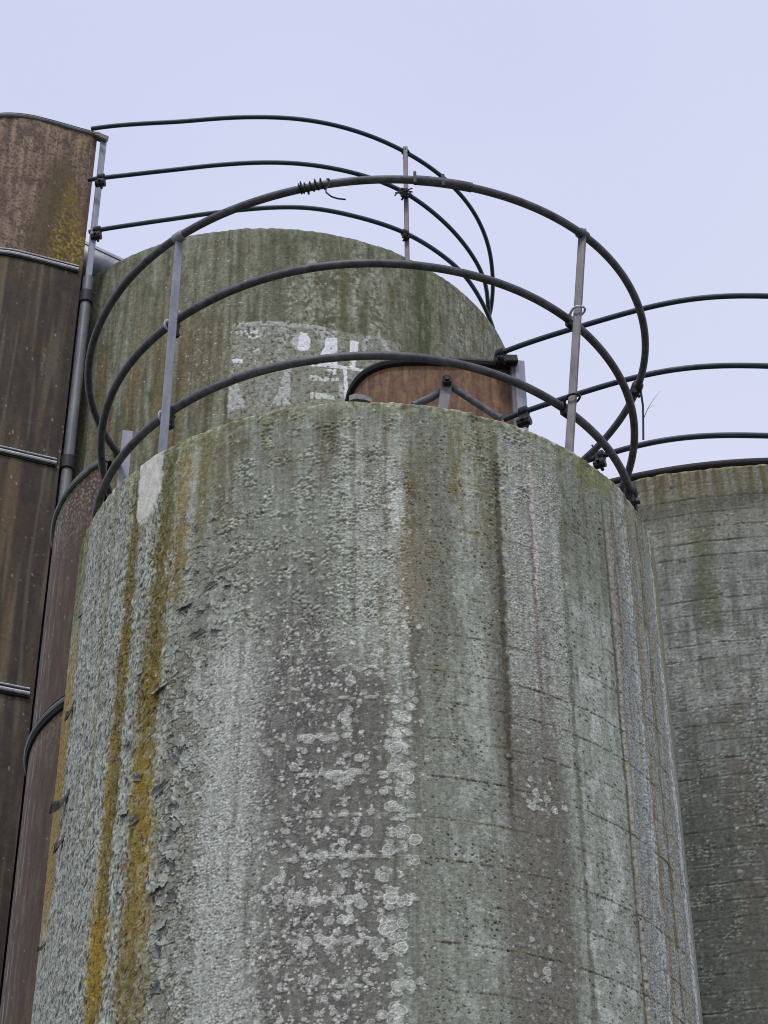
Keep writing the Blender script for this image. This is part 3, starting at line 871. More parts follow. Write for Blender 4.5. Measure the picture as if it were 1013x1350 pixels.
def paint_right():
    T = right
    s, t = T.grid(-95, 40, 720, 3.6, 1100)
    n1 = pn(s / 6, t / 8, 401)
    blot = fbm(s / 26, t / 34, 4, 403); vert = fbm(s / 7, t / 140, 3, 407); fine = pn(s / 1.7, t / 1.7, 411); med = fbm(s / 4.5, t / 4.5, 3, 413)
    def sx(x, y): return T.st(x, y)[0]
    def ty(x, y): return T.st(x, y)[1]
    C = np.empty(s.shape + (3,), F32); C[:] = (112, 116, 116)
    mixc(C, (74, 77, 74), sm(-.1, .35, .6 * vert + .4 * med + .5 * blot) * .7)
    mixc(C, (128, 132, 131), sm(-.05, .35, -vert + .35 * blot) * sm(-.2, .3, med) * .75)
    mixc(C, (88, 90, 84), sm(0, .4, blot) * .5)
    # boards
    nb = np.floor((t + 2 * pn(s / 60, t * 0, 415)) / 21)
    rb = np.random.RandomState(3).rand(400).astype(F32)
    C *= (0.94 + 0.12 * rb[np.clip(nb, 0, 399).astype(int)])[..., None]
    C *= (1 + .10 * fbm(s / 60, t / 1.6, 2, 417))[..., None]
    H = .25 * med + .2 * blot
    runs(C, s, t, 720, 90, [(70, 70, 64), (60, 60, 54), (78, 74, 62)], 941, (1.5, 7), (60, 500), .5, 700, (.2, .55))
    runs(C, s, t, 720, 60, [(140, 144, 143), (128, 133, 132)], 945, (1.2, 6), (60, 400), .2, 700, (.2, .5))
    topm = sm(ty(930, 760), ty(930, 640), t + 25 * vert + 18 * blot)
    mixc(C, (94, 92, 80), topm * .55)
    mixc(C, (70, 62, 40), sm(ty(930, 690), ty(930, 620), t + 20 * vert) * sm(-.2, .3, vert) * .7)
    mixc(C, (98, 90, 58), sm(.1, .4, pn(s / 9, t / 60, 419)) * sm(ty(930, 700), ty(930, 615), t) * .4)
    mixc(C, (74, 78, 60), sm(sx(925, 760) - 14, sx(925, 760), s + 4 * n1) * sm(sx(945, 760) + 6, sx(945, 760) - 8, s + 4 * n1) * sm(ty(930, 660), ty(930, 720), t) * sm(ty(930, 860), ty(930, 800), t) * .7)
    # darker towards the bottom of the face
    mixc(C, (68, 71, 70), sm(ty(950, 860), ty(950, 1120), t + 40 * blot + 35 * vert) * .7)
    mixc(C, (88, 84, 80), sm(sx(955, 950) - 10, sx(955, 950), s + 3 * n1) * sm(sx(985, 950) + 8, sx(985, 950) - 8, s + 3 * n1) * sm(ty(960, 860), ty(960, 920), t) * sm(-.3, .2, blot) * .6)
    for k in range(1, 56):
        tj = k * 21 + 3 * math.sin(k * 12.9)
        dj = np.abs(t + 2 * pn(s / 60, t * 0, 415) + .6 * pn(s / 5, t * 0 + k, 421) - tj)
        g = .4 + .6 * sm(-.2, .35, pn(s / 24, t * 0 + k * 5.3, 423))
        strong = (.5, 1.0, .7, .35, .9, .55, .8)[(k * 3) % 7]
        ln = sm(1.7, .5, dj)
        mixc(C, (50, 50, 48), ln * g * .75 * strong); H -= ln * .6 * strong * g
        g2 = sm(.12, .4, pn(s / 20, t * 0 + k * 7.1, 425))
        mixc(C, (142, 148, 148), sm(1.8, .6, np.abs(dj - 2)) * g2 * .5 * strong * (t > ty(950, 720)))
    gz = sm(-.1, .3, fbm(s / 18, t / 26, 3, 427)) * sm(ty(930, 720), ty(930, 850), t)
    w1, w2, wi = worley(s / 3.6, t / 3.0, 21)
    mixc(C, (150, 154, 153), gz * sm(.5, .15, w1) * sm(.3, .7, wi) * .75); H += gz * sm(.5, .15, w1) * .8
    mixc(C, (56, 58, 54), sm(.35, .55, pn(s / 3.2, t / 3.6, 429)) * .4)
    rg = np.random.RandomState(19)
    sax = s[0, :720]; tax = t[:, 0]
    for _ in range(700):
        x, y = rg.uniform(842, 1020), rg.uniform(640, 1200)
        if rg.rand() < .3: x = rg.normal(998, 8); y = rg.uniform(900, 1090)
        sc, tc = T.st(x, y); r = rg.uniform(.6, 1.6) if rg.rand() < .95 else rg.uniform(1.6, 3)
        J, I = stamp(sax, tax, sc, tc, r * 1.3)
        if J.stop - J.start < 1 or I.stop - I.start < 1: continue
        dd = np.sqrt((sax[I][None, :] - sc) ** 2 + (tax[J][:, None] - tc) ** 2) / r
        c = (150, 154, 153) if rg.rand() < .45 else (46, 46, 40)
        mk = sm(1.15, .5, dd) * .7
        sub = C[J, I]; sub += (np.array(c, F32) - sub) * mk[..., None]
    mixc(C, (158, 148, 118), sm(5, 1, t + 2 * n1) * sm(-.3, .2, pn(s / 10, t * 0, 431)) * .7)
    C *= (1 + .09 * fine + .17 * med + .08 * pn(s / 2.2, t / 9, 433))[..., None]
    H += .3 * fine + .2 * med
    return H, C


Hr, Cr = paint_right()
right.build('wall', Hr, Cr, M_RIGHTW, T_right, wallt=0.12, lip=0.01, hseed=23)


def roof(T, parent, drop, mat=M_ROOF, rise=0.12):
    mb = MB(); n = 96
    rr = T.r - 0.125 if drop > 0 else T.r - 0.02
    rings = [(rr, -drop), (rr * .66, -drop + rise * .6), (rr * .33, -drop + rise * .9)]
    for r_, dz in rings:
        for i in range(n):
            a = 2 * math.pi * i / n
            mb.v.append(Vector((T.x + r_ * math.sin(a), T.y - r_ * math.cos(a), T.h + dz)))
    mb.v.append(Vector((T.x, T.y, T.h - drop + rise)))
    for k in range(2):
        for i in range(n):
            j = (i + 1) % n
            mb.f.append((k * n + i, k * n + j, (k + 1) * n + j, (k + 1) * n + i))
    for i in range(n):
        mb.f.append((2 * n + i, 2 * n + (i + 1) % n, 3 * n))
    return mb.build('roof', mat, parent)


roof(main, T_main, 0.12); roof(green, T_green, 0.14); roof(right, T_right, 0.10)
# black felt edge on the right silo
mb = MB()
ring = [(right.x + (right.r - .02) * math.sin(a), right.y - (right.r - .02) * math.cos(a), right.h + .022) for a in np.linspace(0, 2 * math.pi, 160, endpoint=False)]
mb.tube(ring, 0.022, 10, closed=True)
mb.build('roof_edge', M_BLACK, T_right)


# ---------------------------------------------------------------- curled flakes on the front silo
def flake(x, y, w, l, curl, ang, mat, lift=0.6, seed=0):
    """a sheet of coating hinged on the wall, curling outwards; w, l in photo-sized units"""
    rg = random.Random(seed)
    T = main
    s0, t0 = T.st(x, y)
    mb = MB(); nu, nv = 6, 6
    jit = [[rg.uniform(-.22, .22) for _ in range(4)] for _ in range(nv + 1)]
    ca, sa = math.cos(ang), math.sin(ang)
    top = []
    for j in range(nv + 1):
        q = j / nv
        ww = w * (1.0 - .35 * q * rg.random() + jit[j][0])
        for i in range(nu + 1):
            u = (i / nu - .5) * ww + jit[j][1] * w * .6
            v = q * l + (jit[i % (nv + 1)][2] * l * 1.3 * q)
            out = (0.8 + l * lift * (q ** 1.6) + curl * q * q) * T.px + rg.uniform(0, .35) * T.px
            back = l * .25 * q ** 3
            v2 = v - back
            top.append(T.point(s0 + u * ca - v2 * sa, t0 + u * sa + v2 * ca, out))
    mb.v += top
    nrm = (T.point(s0, t0, 1) - T.point(s0, t0, 0)).normalized()
    mb.v += [p - nrm * T.px * 0.9 for p in top]
    K = (nu + 1) * (nv + 1)
    for j in range(nv):
        for i in range(nu):
            a = j * (nu + 1) + i
            mb.f.append((a, a + nu + 1, a + nu + 2, a + 1))
            mb.f.append((K + a, K + a + 1, K + a + nu + 2, K + a + nu + 1))
    bd = [i for i in range(nu + 1)] + [(j + 1) * (nu + 1) - 1 for j in range(1, nv + 1)] + \
         [nv * (nu + 1) + i for i in reversed(range(nu))] + [j * (nu + 1) for j in reversed(range(1, nv))]
    for k in range(len(bd)):
        a, b = bd[k], bd[(k + 1) % len(bd)]
        mb.f.append((a, b, K + b, K + a))
    return mb.build('paint_flake', mat, T_main)


BIG = [(92, 1040, 11, 36, 4, .35, M_FLAKED, .35), (86, 1098, 8, 26, 2, .25, M_FLAKED, .25), (62, 1240, 7, 16, 2, .6, M_FLAKED, .35), (98, 925, 6, 30, 2, .05, M_FLAKED, .2),
       (108, 810, 9, 9, 2, .2, M_FLAKE, .5), (215, 1042, 24, 11, 3, -.5, M_FLAKE, .5), (212, 905, 26, 12, 3, -.35, M_FLAKE, .5),
       (228, 1068, 16, 12, 3, .2, M_FLAKE, .5), (236, 1085, 14, 15, 3, 1.2, M_FLAKE, .5), (228, 1108, 16, 10, 2, -.7, M_FLAKE, .5),
       (228, 1126, 18, 14, 3, .4, M_FLAKE, .45), (224, 1143, 14, 12, 3, 1.0, M_FLAKE, .5), (208, 1168, 26, 12, 3, -.2, M_FLAKE, .4),
       (225, 1190, 14, 18, 3, .3, M_FLAKE, .45), (214, 1215, 16, 15, 2, -.3, M_FLAKE, .45), (205, 1262, 13, 18, 3, .7, M_FLAKE, .45),
       (245, 797, 24, 10, 3, -.1, M_FLAKE, .4), (262, 838, 22, 8, 3, -.3, M_FLAKE, .55), (286, 826, 16, 10, 3, .5, M_FLAKE, .5), (278, 775, 18, 8, 2, -.4, M_FLAKE, .4),
       (268, 800, 12, 10, 2, .9, M_FLAKE, .45), (290, 790, 12, 12, 2, 1.2, M_FLAKE, .35), (185, 885, 10, 12, 2, .2, M_FLAKE, .4), (228, 1002, 14, 12, 2, .8, M_FLAKE, .45),
       (238, 980, 12, 14, 2, .1, M_FLAKE, .45), (180, 1030, 12, 12, 2, .3, M_FLAKE, .4), (166, 1068, 12, 14, 2, .2, M_FLAKE, .4), (178, 1085, 14, 10, 2, -.3, M_FLAKE, .4),
       (160, 1170, 12, 14, 2, .2, M_FLAKE, .4), (170, 990, 10, 14, 2, .3, M_FLAKE, .4), (300, 770, 12, 7, 2, -.2, M_FLAKE, .4), (256, 700, 12, 12, 2, .8, M_FLAKE, .35),
       (250, 745, 10, 12, 2, .5, M_FLAKE, .4), (205, 1310, 14, 16, 3, .2, M_FLAKE, .4), (230, 930, 10, 12, 2, .9, M_FLAKE, .4)]
for k, (x, y, w, l, c, a, mt, lf) in enumerate(BIG):
    if mt is M_FLAKE:
        w, l, lf, c = w * .85, l * .72, lf * .58, c * .7
        if k % 2: a += math.pi; lf *= .8
    flake(x, y, w, l, c, a, mt, lf, 100 + k)


# ================================================================ railings
def ring_fn(T, R, h, dx, dy, tx, ty_):
    def f(deg):
        a = math.radians(deg)
        x = R * math.sin(a); y = -R * math.cos(a)
        return Vector((T.x + dx + x, T.y + dy + y, h + tx * x + ty_ * y))
    return f


def frange(a, b, n): return [a + (b - a) * i / (n - 1) for i in range(n)]


def wobble(p, k, amp):
    return p + Vector((math.sin(k * 1.7 + .3), math.cos(k * 1.1), math.sin(k * 2.3 + 1))) * amp


def ubolt(p, along, post, r, name, parent, mat=M_UBOLT, block=True):
    """U-bolt: a bent rod round the pipe with its saddle and nuts on the post side"""
    along = Vector(along).normalized(); post = Vector(post).normalized()
    n = along.cross(post).normalized()
    mb = MB()
    pts = []
    for k in range(13):
        a = math.pi * (k / 12)
        pts.append(p + n * (r * 1.35 * math.sin(a)) + post * (r * 1.35 * math.cos(a)))
    pts = [pts[0] - n * r * 2.2] + pts + [pts[-1] - n * r * 2.2]
    mb.tube(pts, r * .3, 8)
    o = mb.build(name, mat, parent)
    if block:
        m2 = MB()
        m2.bar(p - n * r * 2.4 - post * r * 2.2, p - n * r * 2.4 + post * r * 2.2, along, r * 1.6, r * .7)
        for sgn in (-1, 1):
            q = p - n * r * 2.2 + post * (sgn * r * 1.35)
            m2.tube([q - n * r * 1.0, q - n * r * .3], r * .6, 6)
        m2.build('saddle', M_CLAMP, o)
    return o


def iron_clamp(p, along, down, r, parent, size=1.0):
    """cast clamp: sleeve on the pipe with a lug hanging from it"""
    along = Vector(along).normalized(); down = Vector(down)
    down = (down - along * along.dot(down)).normalized()
    side = along.cross(down)
    mb = MB()
    mb.tube([p - along * r * 1.3, p - along * r * 1.1, p + along * r * 1.1, p + along * r * 1.3], r * 1.5, 12, rs=[r * 1.35, r * 1.6, r * 1.6, r * 1.35])
    q = p + down * r * 3.2 * size
    mb.bar(p + down * r * .9, q, along, r * 2.4 * size, r * 1.6)
    mb.tube([q - along * r * 1.6 * size, q + along * r * 1.6 * size], r * 1.25 * size, 8)
    o = mb.build('clamp', M_CLAMP, parent)
    b = MB().tube([q - side * r * 2.2 + down * r * .2, q + side * r * 2.2 + down * r * .2], r * .5, 6)
    b.build('bolt', M_CLAMP, o)
    return o


G_RAIL = 'guard railings on the silo tops'
# ---- front silo
T_rm = thing('guard_railing', (main.x, main.y, main.h), 'nearest three rail guard railing, standing on the rim of the front pale silo', 'railing', G_RAIL)
rr = 0.0142
RINGS = [ring_fn(main, 1.041, 5.274, .004, -.007, .072, .026), ring_fn(main, .973, 4.896, .002, .004, .025, -.041), ring_fn(main, .955, 4.497, -.006, .007, .019, -.049)]
for k, f in enumerate(RINGS):
    pts = [wobble(f(d), d * .05 + k, .0022) for d in frange(-113, 214, 220)]
    MB().tube(pts, rr, 12).build('rail', M_PIPE, T_rm)


def th_near(f, x, y, lo=-115, hi=200):
    best = min(np.linspace(lo, hi, 1600), key=lambda d: (lambda q: (q[0] - x) ** 2 + (q[1] - y) ** 2)(project(np.array(f(d)))))
    return float(best)


def tangent(f, d): return (f(d + .5) - f(d - .5)).normalized()


# left post: flat galvanised bar inside the rails
pb = at(215, 590, main.h + .05); pt = at(237, 312, 5.215)
low = pb + (pb - pt) * .2
MB().bar(low, pt + (pt - pb) * .012, (1, .35, 0), .027, .014).build('post', M_GALV, T_rm)
# right post: outside the rails, leaning outwards
qb = at(751, 590, main.h + .022); qt = at(768, 309, 5.325) + Vector((0, -.01, 0))
MB().bar(qb + (qb - qt) * .1, qt + (qt - qb) * .01, (1, -.2, 0), .027, .017).build('post', M_GALVD, T_rm)
for d in (125, 168):
    MB().bar(RINGS[2](d) + Vector((0, 0, -.35)), RINGS[0](d), (math.cos(math.radians(d)), math.sin(math.radians(d)), 0), .03, .015).build('post', M_GALVD, T_rm)
# fastenings
post_dir = (pt - pb).normalized()
for k, (x, y) in enumerate(((226, 433), (218.5, 553))):
    f = RINGS[k + 1]; d = th_near(f, x, y, -80, 0)
    ubolt(f(d), tangent(f, d), post_dir, rr, 'u_bolt', T_rm, M_UBOLT)
pd2 = (qt - qb).normalized()
for k, (x, y) in enumerate(((757, 424), (751, 540))):
    f = RINGS[k + 1]; d = th_near(f, x, y, 0, 80)
    p = f(d); tg = tangent(f, d)
    mb = MB()
    c = qb + (qt - qb) * ((p.z - qb.z) / (qt.z - qb.z))
    loop = [c + Vector((math.cos(a) * .026, math.sin(a) * .03 + .006, .004 * math.sin(a * 2) + .012 * math.cos(a))) for a in np.linspace(0, 2 * math.pi, 20, endpoint=False)]
    mb.tube(loop, .0042, 8, closed=True)
    o = mb.build('u_bolt', M_UBOLT if k == 0 else M_CLAMP, T_rm)
    MB().bar(p - tg * .03 + Vector((0, 0, -.004)), p + tg * .012 + Vector((0, 0, -.004)), (0, 0, 1), .05, .02).build('saddle', M_CLAMP, o)
# rail caps where the posts meet the top rail
for (x, y, mt) in ((237, 314, M_GALV), (768, 310, M_GALVD)):
    f = RINGS[0]; d = th_near(f, x, y, -80, 80)
    tg = tangent(f, d); p = f(d)
    MB().tube([p - tg * .022, p - tg * .018, p + tg * .018, p + tg * .022], rr, 12, rs=[rr * 1.1, rr * 1.35, rr * 1.35, rr * 1.1]).build('rail_collar', mt if x < 300 else M_PIPE, T_rm)
# splice sleeve near the crown of the top rail
f = RINGS[0]
d0, d1 = th_near(f, 546, 239, -40, 60), th_near(f, 622, 247, -40, 60)
MB().tube([f(d) for d in frange(d0, d1, 14)], rr * 1.22, 12).build('splice_sleeve', M_PIPE, T_rm)
for x, y in ((547, 236), (584, 244)):
    d = th_near(f, x, y, -40, 60); p = f(d)
    MB().tube([p + Vector((0, -.01, -.024)), p + Vector((0, -.014, .024))], .006, 6).build('bolt', M_PIPE, T_rm)
# clamps behind: right flank of the top rail, ends near the chute
d = th_near(f, 841, 511, 70, 140)
iron_clamp(f(d), tangent(f, d), (-.6, 0, -1), rr, T_rm, .7)
f3 = RINGS[2]; d = th_near(f3, 829, 650, 60, 110)
iron_clamp(f3(d), tangent(f3, d), (0, .2, -1), rr, T_rm, 1.0)
ex, ey = -.985, 6.36
eb = at(160, 640, 4.42); et = at(168, 588, 4.66)
et = Vector((eb.x + .004, eb.y + .0, 4.74))
MB().bar(eb - Vector((0, 0, .5)), (eb.x + .006, eb.y, 4.655), (1, .2, 0), .036, .012).build('end_plate', M_GALV, T_rm)
f2 = RINGS[1]
for fk, dd in ((RINGS[0], -111), (RINGS[1], -111)):
    iron_clamp(fk(dd), tangent(fk, dd), (0, 0, -1), rr, T_rm, .8)

# wire wound round the top rail
f = RINGS[0]
a0, a1 = th_near(f, 396, 248, -60, 30), th_near(f, 436, 240, -60, 30)
pts = []
for k in range(181):
    q = k / 180
    d = a0 + (a1 - a0) * (.35 * q + .65 * q ** 2.0)
    p = f(d); tg = tangent(f, d)
    n1 = tg.cross(Vector((0, 0, 1))).normalized(); n2 = tg.cross(n1)
    w = q * 2 * math.pi * 6 + .9 * math.sin(q * 9)
    rad = rr + .0018 + .0014 * math.sin(k * .9) + (.007 if k % 24 < 2 else 0)
    pts.append(p + n1 * rad * math.cos(w) + n2 * rad * math.sin(w))
e = f(a1)
tail = [e + Vector((dx, -.018, dz)) for dx, dz in ((-.004, -.026), (-.015, -.044), (-.014, -.062), (.004, -.082), (.026, -.092), (.052, -.096))]
tw = MB().tube(pts, .0030, 6).tube([pts[-1]] + tail, .0030, 6).build('loose_wire', M_WIRE, None, (f(a0).x, f(a0).y, f(a0).z - .03))
tag(tw, 'rusty wire wound in a coil round the nearest top rail, its loose end dangling', 'wire')

# ---- green silo
T_rg = thing('guard_railing', (green.x, green.y, green.h), 'farthest thin blue grey guard railing, ringing the top of the tall green silo', 'railing', G_RAIL)
GA = [(-38, 1.965), (-30, 1.83), (-21, 1.715), (-12, 1.67), (-2, 1.645), (10, 1.637), (22, 1.627), (35, 1.616), (49, 1.611), (61, 1.605), (73.5, 1.59), (85, 1.578), (96, 1.59), (102, 1.61), (130, 1.62), (205, 1.62)]
GB = [(-37.5, 1.955), (-30, 1.83), (-20, 1.735), (-10, 1.70), (-1.5, 1.695), (7, 1.70), (16, 1.70), (24, 1.70), (33, 1.69), (43, 1.655), (56, 1.62), (66, 1.60), (72, 1.58), (80, 1.54), (95, 1.56), (130, 1.6), (205, 1.6)]
GC = [(-38.6, 1.867), (-30, 1.75), (-20, 1.675), (-8, 1.655), (-1.4, 1.664), (10, 1.692), (21.5, 1.69), (32.6, 1.705), (41.7, 1.693), (50.7, 1.683), (60, 1.645), (65, 1.63), (80, 1.6), (130, 1.6), (205, 1.6)]


def table_ring(T, tab, z):
    xs = np.array([a for a, b in tab]); ys = np.array([b for a, b in tab])
    xx = np.linspace(xs[0], xs[-1], 400); yy = np.interp(xx, xs, ys)
    k = np.exp(-np.linspace(-2, 2, 33) ** 2); k /= k.sum()
    yp = np.concatenate([2 * yy[0] - yy[16:0:-1], yy, 2 * yy[-1] - yy[-2:-18:-1]])
    yy = np.convolve(yp, k, 'valid')

    def f(deg):
        r = float(np.interp(deg, xx, yy)); a = math.radians(deg)
        return Vector((T.x + r * math.sin(a), T.y - r * math.cos(a), z))
    return f


gh = green.h
GR = [table_ring(green, GA, gh + 1.1), table_ring(green, GB, gh + .60), table_ring(green, GC, gh + .2)]
gr = .0155
for k, fk in enumerate(GR):
    tab = (GA, GB, GC)[k]
    MB().tube([wobble(fk(d), d * .05 + k, .002) for d in frange(tab[0][0], 205, 200)], gr, 10).build('rail', M_PIPEFAR, T_rg)
d = th_near(GR[0], 534.5, 200.5, 0, 90)
tp = GR[0](d) + Vector((0, -.01, .03)); bt = at(537, 336, gh + .02)
MB().bar(bt - (tp - bt) * .1, tp, (1, 0, 0), .032, .03).build('post', M_GALVD, T_rg)
for dd in (120, 185):
    MB().bar(GR[2](dd) - Vector((0, 0, .4)), GR[0](dd), (math.cos(math.radians(dd)), math.sin(math.radians(dd)), 0), .045, .03).build('post', M_GALVD, T_rg)
for fk, x, y in ((GR[0], 534.5, 200.5), (GR[1], 534.6, 249), (GR[2], 534.6, 306)):
    d = th_near(fk, x, y, 0, 90)
    o = iron_clamp(fk(d), tangent(fk, d), (0, -.3, -1), gr, T_rg, .7 if fk is GR[0] else .9)
    if fk is GR[1]:
        p = fk(d)
        m2 = MB()
        for k in range(9):
            a = k * .9; m2.tube([p + Vector((.0, -.03, -.02)), p + Vector((.035 * math.cos(a), -.04, .03 * math.sin(a) - .03)), p + Vector((.06 * math.cos(a * 1.7), -.04, -.04 + .04 * math.sin(a * 2.3)))], .005, 5)
        m2.build('tie_wire', M_WIRE, o)
# end post by the chute
gx, gy = -1.905, 9.925
MB().bar((gx, gy, gh - .22), (gx, gy, gh + 1.09), (1, .3, 0), .042, .03).build('end_post', M_GALV, T_rg)
MB().bar((gx - .055, gy - .03, gh + 1.10), (gx + .025, gy - .01, gh + 1.07), (0, 0, 1), .05, .05).build('post_cap', M_GALVD, T_rg)
for fk, x, y in ((GR[1], 134, 233.5), (GR[2], 129, 305)):
    d = th_near(fk, x, y, -39, 10)
    iron_clamp(fk(d), tangent(fk, d), (.45, -.25, -1), gr * 1.15, T_rg, 1.15)

# ---- right silo
T_rr = thing('guard_railing', (right.x, right.y, right.h), 'right hand dark guard railing, running above the grey silo with black roof edge', 'railing', G_RAIL)
RA = [(-36, 1.925), (-29, 1.908), (-23.6, 1.90), (-16.3, 1.916), (-10.8, 1.938), (-5, 1.94), (1, 1.925), (40, 1.92), (215, 1.92)]
RB = [(-34.8, 1.948), (-26, 1.932), (-19, 1.946), (-15.8, 1.957), (-11.8, 1.964), (-6.4, 1.953), (0, 1.93), (40, 1.92), (215, 1.92)]
RC = [(-33, 1.975), (-23.2, 1.979), (-19.8, 1.996), (-16.8, 2.01), (-12.7, 2.012), (-7.6, 1.996), (-2, 1.965), (40, 1.93), (215, 1.92)]
rh = right.h
RR = [table_ring(right, RA, rh + .87), table_ring(right, RB, rh + .46), table_ring(right, RC, rh + .05)]
r3 = .0125
for k, fk in enumerate(RR):
    a = (RA, RB, RC)[k][0][0]
    MB().tube([wobble(fk(d), d * .05 + k, .0015) for d in frange(a, 205, 200)], r3, 10).build('rail', M_PIPEFAR, T_rr)
ppx, ppy = .612, 7.135
MB().bar((ppx, ppy, rh - .3), (ppx, ppy, rh + .885), (1, .15, 0), .046, .02).build('end_post', M_GALV, T_rr)
MB().bar((.50, 7.10, rh + .865), (.60, 7.115, rh + .875), (0, 0, 1), .045, .04).build('post_cap', M_CLAMP, T_rr)
d = th_near(RR[1], 692, 546, -36, 0)
iron_clamp(RR[1](d), tangent(RR[1], d), (.3, -.2, -1), r3 * 1.2, T_rr, 1.2)
d = th_near(RR[0], 660, 465, -36, 0)
iron_clamp(RR[0](d), tangent(RR[0], d), (0, 0, -1), r3 * 1.1, T_rr, .9)
for dd in (20, 60, 110, 160, 200):
    MB().bar(RR[2](dd) - Vector((0, 0, .2)), RR[0](dd), (math.cos(math.radians(dd)), math.sin(math.radians(dd)), 0), .035, .018).build('post', M_GALVD, T_rr)
d = -24
iron_clamp(RR[2](-22), tangent(RR[2], -22), (0, -.2, -1), r3 * 1.2, T_rr, 1.0)


# ================================================================ chutes
def smooth_plan(pts, n, rounds=2):
    p = np.array(pts, float)
    for _ in range(rounds):
        q = [p[0]]
        for a, b in zip(p[:-1], p[1:]):
            q += [a * .75 + b * .25, a * .25 + b * .75]
        q.append(p[-1]); p = np.array(q)
    d = np.concatenate([[0], np.cumsum(np.hypot(*np.diff(p, axis=0).T))])
    u = np.linspace(0, d[-1], n)
    return np.stack([np.interp(u, d, p[:, 0]), np.interp(u, d, p[:, 1])], 1), u


class Chute:
    def __init__(self, plan, n, htop, bottom, vdense, nv, px, topfn=None, outward=-1):
        self.plan, self.u = smooth_plan(plan, n)
        t = np.gradient(self.plan, axis=0); t /= np.linalg.norm(t, axis=1)[:, None]
        self.nrm = np.stack([t[:, 1], -t[:, 0]], 1) * outward
        self.h, self.px = htop, px
        self.v = np.concatenate([np.linspace(0, vdense, nv), np.linspace(vdense, htop - bottom, 12)[1:]])
        S_, T_ = np.meshgrid(self.u / px, self.v / px)
        self.s, self.t = S_.astype(F32), T_.astype(F32)

    def find(self, x, y):
        P = np.stack([np.broadcast_to(self.plan[:, 0], self.s.shape), np.broadcast_to(self.plan[:, 1], self.s.shape),
                      np.broadcast_to((self.h - self.v)[:, None], self.s.shape)], -1)[::4, ::2]
        qx, qy = project(P)
        i = np.argmin((qx - x) ** 2 + (qy - y) ** 2)
        return float(self.s[::4, ::2].flat[i]), float(self.t[::4, ::2].flat[i])

    def build(self, Hpx, C, mat, parent, thick=.02):
        r = Hpx * self.px
        z = np.broadcast_to((self.h - self.v)[:, None], self.s.shape)
        P = np.stack([self.plan[:, 0] + r * self.nrm[:, 0], self.plan[:, 1] + r * self.nrm[:, 1], z], -1)
        inner = np.stack([self.plan[:, 0] - thick * self.nrm[:, 0], self.plan[:, 1] - thick * self.nrm[:, 1]], -1)
        top = np.concatenate([inner, np.full((len(inner), 1), self.h)], 1)
        bot = np.concatenate([inner, np.full((len(inner), 1), self.h - self.v[-1])], 1)
        P = np.concatenate([bot[None], top[None], P], 0)
        C = np.concatenate([C[:1] * .6, C[:1] * .6, C], 0)
        return grid_mesh('shell', P, C, mat, parent, False)

    def band(self, z, r, mat, parent, name, out=0.0, a=0, b=None, slope=0.0):
        pl = self.plan[a:b]; nr = self.nrm[a:b]
        pts = [(p[0] + n[0] * out, p[1] + n[1] * out, z) for p, n in zip(pl, nr)]
        return MB().tube(pts[::2], r, 8).build(name, mat, parent)


G_CH = 'steel unloading chutes on the silos'
# ---- chute of the green silo (the big brown one at the left edge)
T_cg = thing('silo_chute', (-2.5, 10.4, GROUND), 'tall brown rusted steel chute with pale joint bands, beside the green silo', 'chute', G_CH)
arc = [(-1.945, 9.896), (-2.085, 9.842), (-2.25, 9.775), (-2.40, 9.722), (-2.58, 9.705), (-2.78, 9.76), (-2.98, 9.92), (-3.1, 10.15), (-3.12, 10.45), (-3.05, 10.8), (-2.85, 11.1), (-2.6, 11.3), (-2.45, 11.38)]
cg = Chute(arc, 330, gh + 1.1, GROUND, 6.9, 1150, .0049)


